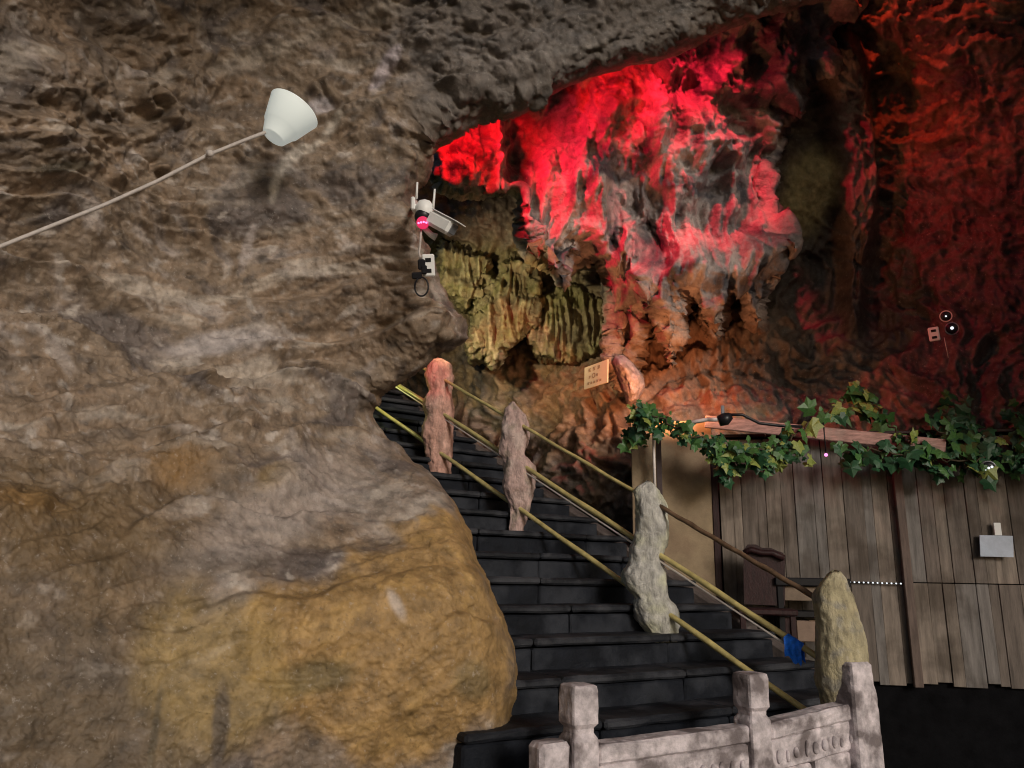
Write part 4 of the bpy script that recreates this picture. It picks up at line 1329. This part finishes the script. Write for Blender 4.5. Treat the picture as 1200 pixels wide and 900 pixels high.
def leaf_mesh(name, m, seed):
    r = random.Random(seed)
    out = [(0, 0), (.22, -.18), (.5, -.06), (.42, .2), (.58, .48), (.28, .55), (0, 1.0), (-.28, .55), (-.58, .48), (-.42, .2), (-.5, -.06), (-.22, -.18)]
    bm = bmesh.new()
    c = bm.verts.new((0, .32, .06))
    vs = [bm.verts.new((x + r.uniform(-.05, .05), y + r.uniform(-.05, .05), -.12 * abs(x) * 2 + r.uniform(-.05, .05))) for x, y in out]
    for k in range(len(vs)):
        bm.faces.new((c, vs[k], vs[(k + 1) % len(vs)]))
    bm.normal_update()
    me = bpy.data.meshes.new(name); bm.to_mesh(me); bm.free()
    me.materials.append(m)
    return me


LEAVES = [[leaf_mesh('leaf', m, 10 * i + k) for k in range(3)] for i, m in enumerate(M_LEAF)]


def ivy(lab, paths, n, size, weights, spread, n_stuff=0):
    root = empty('ivy_vine', P(paths[0][0][0], paths[0][0][1], paths[0][0][2]), lab, 'ivy', 'ivy over the hut')
    bm = bmesh.new()
    P3 = []
    for pth in paths:
        q = [P(*k) for k in pth]
        dense = []
        for a, b in zip(q, q[1:]):
            for k in range(6):
                dense.append(a.lerp(b, k / 6) + Vector((random.uniform(-.02, .02), random.uniform(-.02, .02), random.uniform(-.03, .03))))
        dense.append(q[-1]); P3.append(dense)
        tube(bm, dense, .009, 5)
    link('stem', bm_mesh(bm, 'stem', True), M_STEM, root)
    verts, faces, mi = [], [], []
    ALL = [v for d in P3 for v in d]

    def place():
        c = random.choice(ALL) + Vector((random.gauss(0, spread * .8), random.uniform(-spread, spread * .5), random.gauss(-spread * .3, spread)))
        s = size * random.uniform(.4, 1.3)
        tocam = (Vector((0, -1, .15)) + Vector((random.gauss(0, .55), 0, random.gauss(.1, .5)))).normalized()
        q = tocam.to_track_quat('Z', 'Y').to_matrix() @ Matrix.Rotation(math.pi + random.gauss(0, .8), 3, 'Z')
        g = random.choices(range(3), weights)[0]
        return c, s, q, g
    for k in range(n):
        c, s, q, g = place()
        o = bpy.data.objects.new('leaf', LEAVES[g][random.randrange(3)]); COL.objects.link(o)
        o.parent = root
        o.matrix_local = Matrix.Translation(c - root.location) @ q.to_4x4() @ Matrix.Scale(s, 4)
    if n_stuff:
        for k in range(n_stuff):
            c, s, q, g = place()
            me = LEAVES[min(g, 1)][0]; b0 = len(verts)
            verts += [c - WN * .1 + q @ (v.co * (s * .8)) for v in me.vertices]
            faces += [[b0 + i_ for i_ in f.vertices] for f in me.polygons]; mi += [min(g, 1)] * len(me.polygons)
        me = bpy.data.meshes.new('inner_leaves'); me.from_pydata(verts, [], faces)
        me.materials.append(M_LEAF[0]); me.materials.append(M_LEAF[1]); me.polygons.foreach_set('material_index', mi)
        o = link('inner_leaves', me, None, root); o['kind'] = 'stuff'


ivy('ivy draped over the tan plaster and the left end of the board', [[(752, 482, 7.15), (775, 492, 7.1), (800, 506, 7.05), (830, 516, 7.0), (862, 524, 6.95), (900, 528, 6.95), (940, 528, 6.9)], [(770, 488, 7.1), (750, 478, 7.1), (745, 500, 7.2), (736, 518, 7.3)], [(840, 520, 7.0), (848, 535, 6.95), (856, 548, 6.95)], [(860, 520, 6.9), (880, 532, 6.9), (905, 536, 6.9)]],
    220, .10, (5, 6, 2.2), .055, 150)
ivy('pale green ivy spray climbing the rock above the board', [[(925, 515, 6.95), (948, 498, 7.05), (968, 482, 7.2), (990, 470, 7.4), (1005, 455, 7.5), (1012, 470, 7.4), (1030, 478, 7.3), (1040, 495, 7.2)], [(1005, 462, 7.5), (1020, 470, 7.4), (1022, 488, 7.3)], [(1040, 500, 7.1), (1060, 515, 6.9), (1090, 522, 6.85)]],
    75, .135, (2, 6, 3), .06)
ivy('dark ivy hanging over the hut roof at the right', [[(985, 530, 6.85), (1040, 528, 6.8), (1085, 535, 6.75), (1130, 540, 6.7), (1165, 535, 6.7), (1230, 530, 6.65)], [(1110, 470, 7.3), (1125, 490, 7.1), (1130, 515, 6.9), (1130, 545, 6.7)], [(1190, 480, 7.2), (1195, 510, 6.9), (1210, 540, 6.7)], [(1090, 500, 7.0), (1120, 520, 6.9), (1160, 520, 6.8)]],
    190, .12, (9, 4, .5), .07, 140)

# faint metal bar lying on the dark floor at the right
a, b = P(1112, 862, 7.4), P(1215, 874, 7.4)
a.z = b.z = .04
bm = bmesh.new(); d = (b - a); l = d.length; d.normalize(); box(bm, (a + b) / 2, d, up.cross(d), up, l, .05, .05, .004)
tag(link('metal_bar', bm_mesh(bm, 'metal_bar'), M_GREY), 'grey metal bar lying on the dark floor before the hut', 'metal bar')
